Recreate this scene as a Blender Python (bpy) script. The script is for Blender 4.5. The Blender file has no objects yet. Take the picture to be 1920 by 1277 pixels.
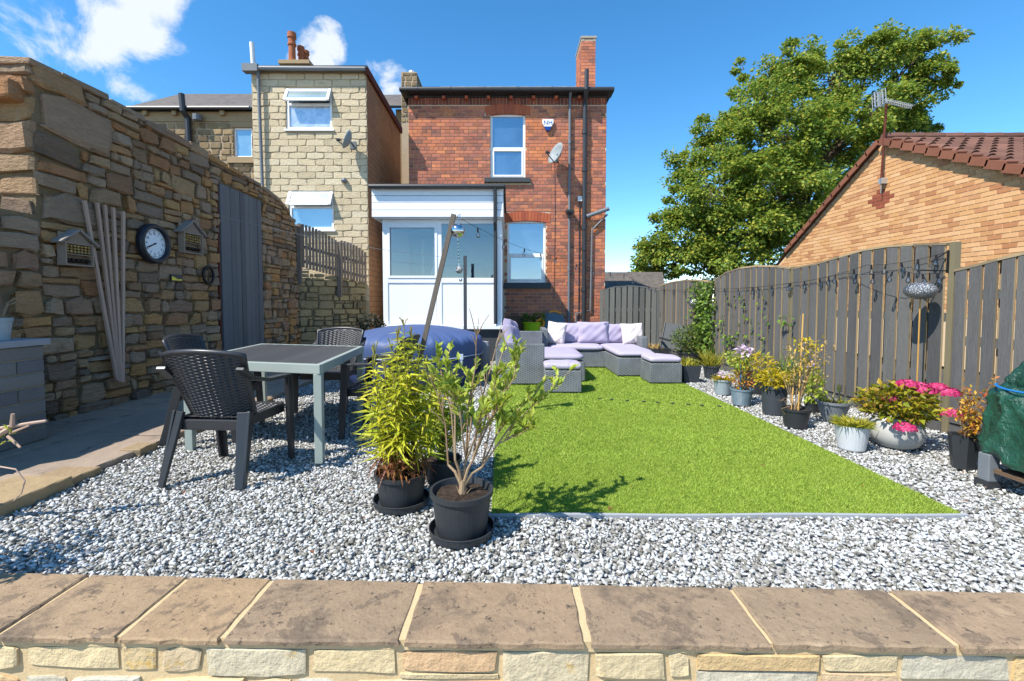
import bpy, math, random
import numpy as np
from mathutils import Vector, Matrix
random.seed(7)
rng = np.random.default_rng(7)
sc = bpy.context.scene
COL = sc.collection
PI = math.pi

# ------------------------------------------------------------------ camera
F, XC, HOR, EYE, PITCH = 853.0, 955.0, 566.0, 1.19, math.radians(2.5)
Y0 = HOR + F * math.tan(PITCH)
cam = bpy.data.cameras.new("camera")
co = bpy.data.objects.new("camera", cam); COL.objects.link(co)
co.location = (0, 0, EYE); co.rotation_euler = (PI / 2 - PITCH, 0, 0)
cam.sensor_width = 36; cam.lens = F / 1920 * 36
cam.shift_x = (960 - XC) / 1920; cam.shift_y = -(638.5 - Y0) / 1920
cam.clip_start = 0.05; cam.clip_end = 3000
sc.camera = co

def ray(px, py):
    u, v = (px - XC) / F, (Y0 - py) / F
    return Vector((u, math.cos(PITCH) + v * math.sin(PITCH), -math.sin(PITCH) + v * math.cos(PITCH)))
def at(px, py, Y):                       # point seen at (px,py) standing at depth Y
    d = ray(px, py); return Vector((0, 0, EYE)) + d * (Y / d.y)
def gp(px, py, Z=0.0):                   # point seen at (px,py) on the level Z
    d = ray(px, py); return Vector((0, 0, EYE)) + d * ((Z - EYE) / d.z)
def atx(px, py, X):                      # point seen at (px,py) on the plane x = X
    d = ray(px, py); return Vector((0, 0, EYE)) + d * (X / d.x)

# ------------------------------------------------------------------ light
SUN = Vector((0.62, 0.50, -1.0)).normalized()
sl = bpy.data.lights.new("sun", 'SUN'); sl.energy = 4.0; sl.angle = math.radians(0.5); sl.color = (1, 0.945, 0.86)
so = bpy.data.objects.new("sun", sl); COL.objects.link(so)
so.rotation_euler = SUN.to_track_quat('-Z', 'Y').to_euler(); so.location = (-6, -6, 12)

w = bpy.data.worlds.new("World"); sc.world = w; w.use_nodes = True
nt = w.node_tree; nt.nodes.clear()
def wn(t, **k):
    n = nt.nodes.new(t)
    for a, b in k.items(): setattr(n, a, b)
    return n
L = nt.links.new
wo = wn('ShaderNodeOutputWorld'); bg = wn('ShaderNodeBackground'); bg.inputs[1].default_value = 0.15
sky = wn('ShaderNodeTexSky', sky_type='NISHITA', sun_disc=False, sun_elevation=math.asin(-SUN.z),
         sun_rotation=math.atan2(-SUN.x, -SUN.y), altitude=1800, air_density=1.0, dust_density=0.05, ozone_density=2.6)
tc = wn('ShaderNodeTexCoord')
def wm(op, a, b=None, clamp=False):
    n = wn('ShaderNodeMath', operation=op, use_clamp=clamp)
    for i, x in enumerate((a, b)):
        if x is None: continue
        if isinstance(x, (int, float)): n.inputs[i].default_value = x
        else: L(x, n.inputs[i])
    return n.outputs[0]
nz = wn('ShaderNodeTexNoise'); nz.inputs['Scale'].default_value = 9; nz.inputs['Detail'].default_value = 9
nz.inputs['Roughness'].default_value = 0.62; nz.inputs['Distortion'].default_value = 0.35
L(tc.outputs['Generated'], nz.inputs['Vector'])
blobs = []
for px, py, r in ((195, 40, .115), (105, 25, .085), (150, 70, .06), (285, 85, .07), (230, -30, .12), (608, 92, .052), (590, 125, .05), (722, 140, .05), (735, 165, .045),
                  (-500, 100, .25), (-300, -500, .3), (2600, -300, .22)):
    d = ray(px, py).normalized(); blobs.append((d, r))
for az, el, r in ((200, 30, .25), (150, 22, .2), (235, 40, .22), (95, 25, .2), (275, 18, .22), (180, 55, .2)):
    a, e = math.radians(az), math.radians(el)
    blobs.append((Vector((math.sin(a) * math.cos(e), math.cos(a) * math.cos(e), math.sin(e))), r))
acc = None
for d, r in blobs:
    vd = wn('ShaderNodeVectorMath', operation='DISTANCE'); L(tc.outputs['Generated'], vd.inputs[0]); vd.inputs[1].default_value = d
    b = wm('SUBTRACT', 1.0, wm('DIVIDE', vd.outputs['Value'], r), True)
    acc = b if acc is None else wm('MAXIMUM', acc, b)
dens = wm('ADD', wm('MULTIPLY', wm('POWER', acc, 0.6), 0.62), wm('MULTIPLY', wm('SUBTRACT', nz.outputs['Fac'], 0.5), 1.9))
mr = wn('ShaderNodeMapRange', interpolation_type='SMOOTHSTEP'); L(dens, mr.inputs[0])
mr.inputs[1].default_value = 0.26; mr.inputs[2].default_value = 0.62
cl = wm('MULTIPLY', mr.outputs[0], wm('MULTIPLY', wm('GREATER_THAN', acc, 0.001), 0.93))
mx = wn('ShaderNodeMix', data_type='RGBA'); L(cl, mx.inputs[0])
hs = wn('ShaderNodeHueSaturation'); hs.inputs['Saturation'].default_value = 1.27; hs.inputs['Value'].default_value = 0.93; hs.inputs['Hue'].default_value = 0.493
L(sky.outputs[0], hs.inputs['Color'])
L(hs.outputs[0], mx.inputs[6]); mx.inputs[7].default_value = (3.2, 3.4, 3.65, 1)
L(mx.outputs[2], bg.inputs[0]); L(bg.outputs[0], wo.inputs[0])
sc.view_settings.view_transform = 'Standard'; sc.view_settings.look = 'None'
sc.view_settings.exposure = 1.0; sc.view_settings.gamma = 1.0; sc.view_settings.use_curve_mapping = False

# ------------------------------------------------------------------ helpers
def hx(h):
    h = h.lstrip('#'); c = [int(h[i:i + 2], 16) / 255 for i in (0, 2, 4)]
    return tuple(x / 12.92 if x <= .04045 else ((x + .055) / 1.055) ** 2.4 for x in c)
def col4(c):
    if isinstance(c, str): c = hx(c)
    return (c[0], c[1], c[2], 1)

class Graph:
    def __init__(s, name):
        s.m = bpy.data.materials.new(name); s.m.use_nodes = True; s.t = s.m.node_tree; s.t.nodes.clear()
        s.out = s.n('ShaderNodeOutputMaterial'); s.p = s.n('ShaderNodeBsdfPrincipled'); s.l(s.p.outputs[0], s.out.inputs[0])
        s.geo = s.n('ShaderNodeNewGeometry'); s.pos = s.geo.outputs['Position']
    def n(s, t, **k):
        x = s.t.nodes.new(t)
        for a, b in k.items(): setattr(x, a, b)
        return x
    def l(s, a, b): s.t.links.new(a, b)
    def put(s, sock, v):
        if isinstance(v, (int, float)): sock.default_value = v
        elif isinstance(v, (tuple, list)): sock.default_value = v
        else: s.l(v, sock)
    def math(s, op, a, b=None, clamp=False):
        x = s.n('ShaderNodeMath', operation=op, use_clamp=clamp); s.put(x.inputs[0], a)
        if b is not None: s.put(x.inputs[1], b)
        return x.outputs[0]
    def noise(s, scale, detail=4, rough=.6, vec=None, dist=0):
        x = s.n('ShaderNodeTexNoise'); x.inputs['Scale'].default_value = scale; x.inputs['Detail'].default_value = detail
        x.inputs['Roughness'].default_value = rough; x.inputs['Distortion'].default_value = dist
        s.l(vec or s.pos, x.inputs['Vector']); return x.outputs['Fac']
    def stretch(s, v, src=None):
        x = s.n('ShaderNodeVectorMath', operation='MULTIPLY'); s.l(src or s.pos, x.inputs[0]); x.inputs[1].default_value = v; return x.outputs[0]
    def ramp(s, fac, cols, pos=None, interp='LINEAR'):
        x = s.n('ShaderNodeValToRGB'); e = x.color_ramp.elements; x.color_ramp.interpolation = interp
        k = len(cols)
        while len(e) < k: e.new(0.5)
        for i in range(k):
            e[i].position = pos[i] if pos else (i / max(1, k - 1)); e[i].color = col4(cols[i])
        s.put(x.inputs[0], fac); return x.outputs[0]
    def mix(s, fac, a, b, mode='MIX'):
        x = s.n('ShaderNodeMix', data_type='RGBA', blend_type=mode); s.put(x.inputs[0], fac)
        for i, v in ((6, a), (7, b)): s.put(x.inputs[i], col4(v) if isinstance(v, (str, tuple)) else v)
        return x.outputs[2]
    def rnd(s):
        o = s.n('ShaderNodeObjectInfo').outputs['Random']
        return s.math('FRACT', s.math('ADD', o, s.geo.outputs['Random Per Island']))
    def smooth(s, v, lo, hi):
        x = s.n('ShaderNodeMapRange', interpolation_type='SMOOTHSTEP'); s.put(x.inputs[0], v)
        x.inputs[1].default_value = lo; x.inputs[2].default_value = hi; return x.outputs[0]
    def bump(s, h, strength, dist):
        x = s.n('ShaderNodeBump'); x.inputs['Strength'].default_value = strength; x.inputs['Distance'].default_value = dist
        s.put(x.inputs['Height'], h); s.l(x.outputs[0], s.p.inputs['Normal']); return x

def mat(name, cols, rough=.8, n=((3, .35), (40, .25)), stretch=None, bump=None, metal=0, spec=.3, stains=(), transl=0, fac='rnd', coat=0, pos=None, interp='LINEAR'):
    g = Graph(name)
    if isinstance(cols, (str, tuple)): cols = [cols]
    vec = g.stretch(stretch) if stretch else None
    if len(cols) == 1: c = None; base = col4(cols[0])
    else:
        f = g.rnd() if fac == 'rnd' else g.noise(fac, 5, .65, vec)
        if fac != 'rnd': f = g.smooth(f, .3, .7)
        base = g.ramp(f, cols, pos, interp)
    for sc_, amp in n:
        v = g.math('ADD', 1 - amp, g.math('MULTIPLY', g.noise(sc_, 5, .65, vec), 2 * amp))
        cb = g.n('ShaderNodeCombineColor')
        for i in range(3): g.l(v, cb.inputs[i])
        base = g.mix(1.0, base, cb.outputs[0], 'MULTIPLY')
    for scol, ssc, lo, hi, amt in stains:
        base = g.mix(g.math('MULTIPLY', g.smooth(g.noise(ssc, 6, .7, None, .4), lo, hi), amt), base, scol)
    g.put(g.p.inputs['Base Color'], base)
    g.p.inputs['Roughness'].default_value = rough; g.p.inputs['Metallic'].default_value = metal
    g.p.inputs['Specular IOR Level'].default_value = spec
    if coat: g.p.inputs['Coat Weight'].default_value = coat
    if bump: g.bump(g.noise(bump[0], 6, .65, vec), bump[1], bump[2])
    if transl:
        tr = g.n('ShaderNodeBsdfTranslucent'); g.put(tr.inputs[0], base)
        ms = g.n('ShaderNodeMixShader'); ms.inputs[0].default_value = transl
        g.l(g.p.outputs[0], ms.inputs[1]); g.l(tr.outputs[0], ms.inputs[2]); g.l(ms.outputs[0], g.out.inputs[0])
    return g.m

class B:
    def __init__(s): s.v = []; s.f = []; s.m = []
    def add(s, vs, fs, mi=0):
        o = len(s.v); s.v += [tuple(x) for x in vs]
        for f in fs: s.f.append(tuple(i + o for i in f)); s.m.append(mi)
        return s
    def box(s, x0, x1, y0, y1, z0, z1, mi=0):
        return s.add([(x0, y0, z0), (x1, y0, z0), (x1, y1, z0), (x0, y1, z0), (x0, y0, z1), (x1, y0, z1), (x1, y1, z1), (x0, y1, z1)],
                     [(0, 3, 2, 1), (4, 5, 6, 7), (0, 1, 5, 4), (1, 2, 6, 5), (2, 3, 7, 6), (3, 0, 4, 7)], mi)
    def bar(s, p, q, a, b, mi=0, up=(0, 0, 1), a2=None, b2=None):       # rectangular bar p->q, half sizes a (side) b (up)
        p, q = Vector(p), Vector(q); d = (q - p).normalized(); up = Vector(up)
        if abs(d.dot(up)) > .98: up = Vector((0, 1, 0))
        r = d.cross(up).normalized(); u = r.cross(d).normalized(); a2 = a if a2 is None else a2; b2 = b if b2 is None else b2
        vs = [p + r * i * a + u * j * b for i, j in ((-1, -1), (1, -1), (1, 1), (-1, 1))] + [q + r * i * a2 + u * j * b2 for i, j in ((-1, -1), (1, -1), (1, 1), (-1, 1))]
        return s.add(vs, [(3, 2, 1, 0), (4, 5, 6, 7), (0, 1, 5, 4), (1, 2, 6, 5), (2, 3, 7, 6), (3, 0, 4, 7)], mi)
    def tube(s, pts, r, n=8, mi=0, cap=True):
        pts = [Vector(p) for p in pts]; k = len(pts); rs = r if isinstance(r, (list, tuple)) else [r] * k
        vs = []; ref = None
        for i, p in enumerate(pts):
            d = (pts[min(i + 1, k - 1)] - pts[max(i - 1, 0)]); d = d.normalized() if d.length > 1e-9 else Vector((0, 0, 1))
            if ref is None: ref = Vector((1, 0, 0)) if abs(d.x) < .8 else Vector((0, 1, 0))
            a = (ref - d * ref.dot(d)).normalized(); ref = a; b = d.cross(a)
            for j in range(n):
                t = 2 * PI * j / n; vs.append(p + (a * math.cos(t) + b * math.sin(t)) * rs[i])
        fs = [(i * n + j, i * n + (j + 1) % n, (i + 1) * n + (j + 1) % n, (i + 1) * n + j) for i in range(k - 1) for j in range(n)]
        if cap: fs += [tuple(range(n - 1, -1, -1)), tuple((k - 1) * n + j for j in range(n))]
        return s.add(vs, fs, mi)
    def lathe(s, prof, n=28, c=(0, 0, 0), mi=0, sx=1, sy=1, fn=None, ph=0.0):
        k = len(prof); vs = []
        for r, z in prof:
            for j in range(n):
                t = 2 * PI * j / n + ph; rr, zz = fn(r, z, t) if fn else (r, z)
                vs.append((c[0] + rr * math.cos(t) * sx, c[1] + rr * math.sin(t) * sy, c[2] + zz))
        fs = [(i * n + j, i * n + (j + 1) % n, (i + 1) * n + (j + 1) % n, (i + 1) * n + j) for i in range(k - 1) for j in range(n)]
        if prof[0][0] > 1e-6: fs.append(tuple(range(n - 1, -1, -1)))
        if prof[-1][0] > 1e-6: fs.append(tuple((k - 1) * n + j for j in range(n)))
        return s.add(vs, fs, mi)
    def prism(s, poly, z0, z1, mi=0):                 # polygon in xy, up z
        k = len(poly); vs = [(x, y, z0) for x, y in poly] + [(x, y, z1) for x, y in poly]
        return s.add(vs, [tuple(range(k - 1, -1, -1)), tuple(range(k, 2 * k))] + [(i, (i + 1) % k, k + (i + 1) % k, k + i) for i in range(k)], mi)
    def wprism(s, poly, y0, y1, mi=0):                # polygon in xz, extruded along y
        k = len(poly); vs = [(x, y0, z) for x, z in poly] + [(x, y1, z) for x, z in poly]
        return s.add(vs, [tuple(range(k)), tuple(range(2 * k - 1, k - 1, -1))] + [((i + 1) % k, i, k + i, k + (i + 1) % k) for i in range(k)], mi)
    def grid(s, fn, nu, nv, mi=0, flip=False):        # fn(u,v) u,v in 0..1
        vs = [fn(i / nu, j / nv) for j in range(nv + 1) for i in range(nu + 1)]; W = nu + 1
        fs = [(j * W + i, j * W + i + 1, (j + 1) * W + i + 1, (j + 1) * W + i) for j in range(nv) for i in range(nu)]
        if flip: fs = [f[::-1] for f in fs]
        return s.add(vs, fs, mi)
    def mesh(s, name, mats, smooth=False):
        me = bpy.data.meshes.new(name); me.from_pydata(s.v, [], s.f)
        for m in (mats if isinstance(mats, (list, tuple)) else [mats]): me.materials.append(m)
        if any(s.m): me.polygons.foreach_set('material_index', s.m)
        if smooth: me.polygons.foreach_set('use_smooth', [True] * len(me.polygons))
        me.update(); return me
    def build(s, name, mats, parent=None, smooth=False, world=True, bevel=0):
        return link(name, s.mesh(name, mats, smooth), parent, world, bevel, smooth)

WM = {}
def link(name, me, parent=None, world=True, bevel=0, smooth=False):
    o = bpy.data.objects.new(name, me); COL.objects.link(o)
    if parent:
        o.parent = parent
        if world and parent.name in WM: o.matrix_parent_inverse = WM[parent.name].inverted()
    if bevel:
        b = o.modifiers.new('bevel', 'BEVEL'); b.width = bevel; b.segments = 2; b.limit_method = 'ANGLE'; b.angle_limit = math.radians(40)
    if smooth == 'auto' and me: pass
    return o
def tag(o, label, cat, group=None, kind=None):
    if label: o['label'] = label
    if cat: o['category'] = cat
    if group: o['group'] = group
    if kind: o['kind'] = kind
    return o
def thing(name, label, cat, loc=(0, 0, 0), rotz=0, group=None):
    o = bpy.data.objects.new(name, None); COL.objects.link(o); o.location = loc; o.rotation_euler = (0, 0, rotz)
    o.empty_display_size = .1; WM[o.name] = Matrix.Translation(loc) @ Matrix.Rotation(rotz, 4, 'Z')
    return tag(o, label, cat, group)
def struct(o): o['kind'] = 'structure'; return o
def copy_tree(o, loc, rotz, label, parent=None):
    c = o.copy(); COL.objects.link(c)
    if parent is None: c.location = loc; c.rotation_euler = (0, 0, rotz); c['label'] = label
    else: c.parent = parent
    for ch in o.children: copy_tree(ch, None, None, None, c)
    return c

def np_mesh(name, verts, faces, mats, midx=None, smooth=False):
    me = bpy.data.meshes.new(name); nv, nf, k = len(verts), len(faces), faces.shape[1]
    me.vertices.add(nv); me.vertices.foreach_set('co', np.ascontiguousarray(verts, dtype=np.float32).ravel())
    me.loops.add(nf * k); me.loops.foreach_set('vertex_index', np.ascontiguousarray(faces, dtype=np.int32).ravel())
    me.polygons.add(nf); me.polygons.foreach_set('loop_start', np.arange(0, nf * k, k, dtype=np.int32))
    for m in (mats if isinstance(mats, (list, tuple)) else [mats]): me.materials.append(m)
    if midx is not None: me.polygons.foreach_set('material_index', np.asarray(midx, dtype=np.int32))
    if smooth: me.polygons.foreach_set('use_smooth', np.ones(nf, dtype=bool))
    me.update(calc_edges=True); return me

def norm(a): return a / np.maximum(np.linalg.norm(a, axis=1, keepdims=True), 1e-9)
def leaves(P, D, ln, wd, fold=.25, droop=0.0, up=None, mid=.45):
    """blade of four triangles per leaf: base, sides at mid, tip; folded along the midrib"""
    P = np.asarray(P, float); N = len(P); D = norm(np.asarray(D, float)); ln = np.broadcast_to(ln, N)[:, None]; wd = np.broadcast_to(wd, N)[:, None]
    U = np.tile([0, 0, 1.], (N, 1)) if up is None else np.asarray(up, float)
    U = U + rng.normal(0, .45, (N, 3)); S = norm(np.cross(D, U)); Nn = norm(np.cross(S, D))
    mpt = P + D * ln * mid; tip = P + D * ln - Nn * ln * droop
    a = mpt + S * wd * .5 + Nn * wd * fold; b = mpt - S * wd * .5 + Nn * wd * fold
    V = np.stack([P, a, tip, b, mpt], 1).reshape(-1, 3)
    o = (np.arange(N) * 5)[:, None]
    Fc = np.concatenate([o + np.array([[0, 1, 4]]), o + np.array([[4, 1, 2]]), o + np.array([[0, 4, 3]]), o + np.array([[4, 2, 3]])], 1).reshape(-1, 3)
    return V, Fc
def foliage(name, chunks, m, parent, kind='stuff'):
    V = []; Fc = []; o = 0
    for v, f in chunks: V.append(v); Fc.append(f + o); o += len(v)
    ob = link(name, np_mesh(name, np.concatenate(V), np.concatenate(Fc), m), parent)
    if kind and parent: ob['kind'] = kind
    return ob
def vnoise(x, y, s=0.0):
    return (math.sin(x * 1.7 + s) * math.cos(y * 2.3 - s * 1.3) + math.sin(x * 4.1 - y * 3.2 + s * 2.1) * .5 + math.sin(x * 9.3 + y * 7.7 + s) * .25) / 1.75
def sphere_dirs(n):
    d = rng.normal(0, 1, (n, 3)); return norm(d)

def masonry(parent, name, rects, O, rotz, mats, depth=.02, prefer=None, maxn=300, rough=0.0, share=False, edge=.45, lim=.8, restname=None, proud=0.0, core=None):
    """stones or bricks: rects (u0,u1,v0,v1) in a plane at O; local x=u, z=v, front faces -y. Largest become parts, the rest one stuff part."""
    idx = list(range(len(rects)))
    if prefer: idx.sort(key=prefer)
    single, rest = idx[:maxn], idx[maxn:]
    M4 = Matrix.Translation(O) @ Matrix.Rotation(rotz, 4, 'Z'); inv = None
    cache = {}
    def shape(b, u0, u1, v0, v1, sd, cu=0, cv=0):
        if rough:
            SS = (-1, -.84, random.uniform(-.3, .3), .84, 1); TT = (-1, -lim, lim, 1); nu, nv = 5, 4; cx, cz = (u0 + u1) / 2, (v0 + v1) / 2; a, h = (u1 - u0) / 2, (v1 - v0) / 2; dp = depth * random.uniform(.5, 1.35)
            cut = [random.choice((0, .1, .25, .5, .65)) * random.uniform(.6, 1) for _ in range(4)]; tl = random.uniform(-.35, .35); tm = random.uniform(-.5, .5)
            vs = []; wob = min(a, h) * rough
            for j in range(nv):
                for i in range(nu):
                    s, t = SS[i], TT[j]; q = (0 if s < 0 else 1) + (0 if t < 0 else 2)
                    e = max(abs(s), abs(t)); k = cut[q] * min(1, min(a, h) / max(a, h) + .35) * (abs(s) * abs(t)) ** 2
                    x = cx + a * s * (1 - k * min(1, h / a)) + wob * vnoise(s * 2 + sd, t * 2, sd) * (.9 if e > .99 else .3)
                    z = cz + h * t * (1 - k * .8) + wob * vnoise(t * 2 - sd, s * 2, sd + 3) * (.6 if e > .9 else .2)
                    y = -dp * (edge if e > .99 else 1) * (1 + tl * s * .6 + tm * t * .5) - dp * .3 * vnoise(s * 2.3 + sd * 2, t * 2 + sd, sd)
                    vs.append((x, min(y, -.001) - proud, z))
            fs = [(j * nu + i, j * nu + i + 1, (j + 1) * nu + i + 1, (j + 1) * nu + i) for j in range(nv - 1) for i in range(nu - 1)]
            ring = [i for i in range(nu)] + [j * nu + nu - 1 for j in range(1, nv)] + [(nv - 1) * nu + i for i in range(nu - 2, -1, -1)] + [j * nu for j in range(nv - 2, 0, -1)]
            o = len(vs); vs += [(vs[i][0], .012, vs[i][2]) for i in ring]; R = len(ring)
            fs += [(ring[(i + 1) % R], ring[i], o + i, o + (i + 1) % R) for i in range(R)]
            b.add([(x - cu, y, z - cv) for x, y, z in vs], fs)
        else:
            c = min(.006, depth * .6); y1 = .012
            x0, x1, z0, z1 = u0 - cu, u1 - cu, v0 - cv, v1 - cv
            b.add([(x0, y1, z0), (x1, y1, z0), (x1, y1, z1), (x0, y1, z1), (x0, -depth + c, z0), (x1, -depth + c, z0), (x1, -depth + c, z1), (x0, -depth + c, z1),
                   (x0 + c, -depth, z0 + c), (x1 - c, -depth, z0 + c), (x1 - c, -depth, z1 - c), (x0 + c, -depth, z1 - c)],
                  [(0, 1, 5, 4), (1, 2, 6, 5), (2, 3, 7, 6), (3, 0, 4, 7), (4, 5, 9, 8), (5, 6, 10, 9), (6, 7, 11, 10), (7, 4, 8, 11), (8, 9, 10, 11)])
    for i in single:
        u0, u1, v0, v1 = rects[i]; cu, cv = (u0 + u1) / 2, (v0 + v1) / 2; key = (round(u1 - u0, 3), round(v1 - v0, 3))
        if share and key in cache: me = cache[key]
        else:
            b = B(); shape(b, u0, u1, v0, v1, random.uniform(0, 50), cu, cv); me = b.mesh(name, mats, False); cache[key] = me
        o = bpy.data.objects.new(name, me); COL.objects.link(o); o.parent = parent
        o.matrix_basis = M4 @ Matrix.Translation((cu, 0, cv))
        if parent.name in WM: o.matrix_parent_inverse = WM[parent.name].inverted()
    if rest:
        b = B()
        for i in rest: shape(b, *rects[i], random.uniform(0, 50))
        o = b.build(restname or name + 'work', mats, parent, False); o.matrix_basis = M4; o['kind'] = 'stuff'

def partition(x0, x1, y0, y1, tw, th, out):
    W, H = x1 - x0, y1 - y0
    if H > th * random.uniform(.9, 1.7) and (H / th > W / tw * random.uniform(.5, 1.0) or W < tw):
        s = y0 + H * random.uniform(.26, .74); partition(x0, x1, y0, s, tw, th, out); partition(x0, x1, s, y1, tw, th, out)
    elif W > tw * random.uniform(.8, 1.8):
        s = x0 + W * random.uniform(.24, .76); partition(x0, s, y0, y1, tw, th, out); partition(s, x1, y0, y1, tw, th, out)
    else: out.append((x0, x1, y0, y1))
def courses(x0, x1, z0, z1, hmin, hmax, wmin, wmax, joint):
    out = []; z = z0
    while z < z1 - hmin * .5:
        h = min(random.uniform(hmin, hmax), z1 - z); x = x0 - random.uniform(0, wmin)
        while x < x1:
            wd = random.uniform(wmin, wmax); a, b_ = max(x, x0), min(x + wd, x1)
            if b_ - a > .04: out.append((a + joint / 2, b_ - joint / 2, z + joint / 2, z + h - joint / 2))
            x += wd
        z += h
    return out
def bond(x0, x1, z0, z1, bl, bh, joint, header=0):
    out = []; r = 0; z = z0
    while z < z1 - bh * .6:
        hd = header and r % header == header - 1; st = bl / 2 if hd else bl
        x = x0 - (st / 2 if r % 2 else 0)
        while x < x1 - .01:
            a, b_ = max(x, x0), min(x + st, x1)
            if b_ - a > .03: out.append((a + joint / 2, b_ - joint / 2, z + joint / 2, min(z + bh, z1) - joint / 2))
            x += st
        z += bh; r += 1
    return out
def clip(rects, holes, minw=.03):
    out = list(rects)
    for hx0, hx1, hz0, hz1 in holes:
        nx = []
        for u0, u1, v0, v1 in out:
            if u1 <= hx0 or u0 >= hx1 or v1 <= hz0 or v0 >= hz1: nx.append((u0, u1, v0, v1)); continue
            cz = (v0 + v1) / 2
            if cz <= hz0 or cz >= hz1:
                if cz <= hz0: nx.append((u0, u1, v0, min(v1, hz0)))
                else: nx.append((u0, u1, max(v0, hz1), v1))
                continue
            if hx0 - u0 > minw: nx.append((u0, hx0 - .002, v0, v1))
            if u1 - hx1 > minw: nx.append((hx1 + .002, u1, v0, v1))
        out = nx
    return out
def holed(b, x0, x1, z0, z1, y, holes, depth, mi=0):
    """sheet in xz at depth y with rectangular openings and their reveals"""
    xs = sorted({x0, x1, *[h[0] for h in holes], *[h[1] for h in holes]}); zs = sorted({z0, z1, *[h[2] for h in holes], *[h[3] for h in holes]})
    xs = [x for x in xs if x0 <= x <= x1]; zs = [z for z in zs if z0 <= z <= z1]
    for i in range(len(xs) - 1):
        for j in range(len(zs) - 1):
            cx, cz = (xs[i] + xs[i + 1]) / 2, (zs[j] + zs[j + 1]) / 2
            if any(h[0] < cx < h[1] and h[2] < cz < h[3] for h in holes): continue
            b.add([(xs[i], y, zs[j]), (xs[i + 1], y, zs[j]), (xs[i + 1], y, zs[j + 1]), (xs[i], y, zs[j + 1])], [(0, 1, 2, 3)], mi)
    for a, c, e, f in holes:
        q = y + depth
        b.add([(a, y, e), (c, y, e), (c, y, f), (a, y, f), (a, q, e), (c, q, e), (c, q, f), (a, q, f)], [(0, 4, 5, 1), (1, 5, 6, 2), (2, 6, 7, 3), (3, 7, 4, 0)], mi)

def text_mesh(name, body, size, loc, rot, m, parent):
    cu = bpy.data.curves.new(name, 'FONT'); cu.body = body; cu.size = size; cu.align_x = 'CENTER'; cu.align_y = 'CENTER'; cu.extrude = .0006; cu.resolution_u = 3
    tmp = bpy.data.objects.new(name, cu); COL.objects.link(tmp); bpy.context.view_layer.update()
    me = bpy.data.meshes.new_from_object(tmp.evaluated_get(bpy.context.evaluated_depsgraph_get())); bpy.data.objects.remove(tmp); bpy.data.curves.remove(cu)
    me.materials.clear(); me.materials.append(m); o = link(name, me, parent); o.location = loc; o.rotation_euler = rot; return o

# ------------------------------------------------------------------ materials
def glass_opaque(name, c1, c2, gl=.33, sc_=1.3):
    g = Graph(name); f = g.smooth(g.noise(sc_, 3, .5, None, .6), .35, .65)
    g.put(g.p.inputs['Base Color'], g.ramp(f, [c1, c2])); g.p.inputs['Roughness'].default_value = .35
    gs = g.n('ShaderNodeBsdfGlossy'); gs.inputs['Roughness'].default_value = .02; gs.inputs[0].default_value = (.85, .92, 1, 1)
    b = g.n('ShaderNodeBump'); b.inputs['Strength'].default_value = .06; b.inputs['Distance'].default_value = .02
    g.l(g.noise(2.2, 1, .5), b.inputs['Height']); g.l(b.outputs[0], gs.inputs['Normal'])
    m = g.n('ShaderNodeMixShader'); m.inputs[0].default_value = gl
    g.l(g.p.outputs[0], m.inputs[1]); g.l(gs.outputs[0], m.inputs[2]); g.l(m.outputs[0], g.out.inputs[0]); return g.m
def glass_clear(name, tint=(.82, .9, .95), gl=.18):
    g = Graph(name); t = g.n('ShaderNodeBsdfTransparent'); t.inputs[0].default_value = (*tint, 1)
    gs = g.n('ShaderNodeBsdfGlossy'); gs.inputs['Roughness'].default_value = .01
    fr = g.n('ShaderNodeFresnel'); fr.inputs[0].default_value = 1.5
    m = g.n('ShaderNodeMixShader'); g.l(g.math('ADD', fr.outputs[0], gl, True), m.inputs[0])
    g.l(t.outputs[0], m.inputs[1]); g.l(gs.outputs[0], m.inputs[2]); g.l(m.outputs[0], g.out.inputs[0]); return g.m
def weave_mat(name, c, cell=.032, row=.013, rough=.5, dist=.006):
    g = Graph(name); sx = g.n('ShaderNodeSeparateXYZ'); g.l(g.pos, sx.inputs[0])
    u = g.math('DIVIDE', g.math('ADD', sx.outputs[0], sx.outputs[1]), cell); v = g.math('DIVIDE', sx.outputs[2], row)
    fl = g.math('FLOOR', v); ph = g.math('MULTIPLY', g.math('ADD', u, fl), PI)
    h = g.math('MULTIPLY', g.math('ADD', .55, g.math('MULTIPLY', g.math('SINE', ph), .45)), g.math('ABSOLUTE', g.math('SINE', g.math('MULTIPLY', v, PI))))
    base = g.ramp(h, [tuple(x * .3 for x in hx(c)), tuple(x * 1.05 for x in hx(c))], [0, .45])  # shade in the gaps between strands is put into the colour
    base = g.mix(1, base, g.ramp(g.noise(6, 3), [(.8, .8, .8), (1.15, 1.15, 1.15)], [.3, .7]), 'MULTIPLY')
    g.put(g.p.inputs['Base Color'], base); g.p.inputs['Roughness'].default_value = rough; g.p.inputs['Specular IOR Level'].default_value = .4
    g.bump(h, .9, dist); return g.m

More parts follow.
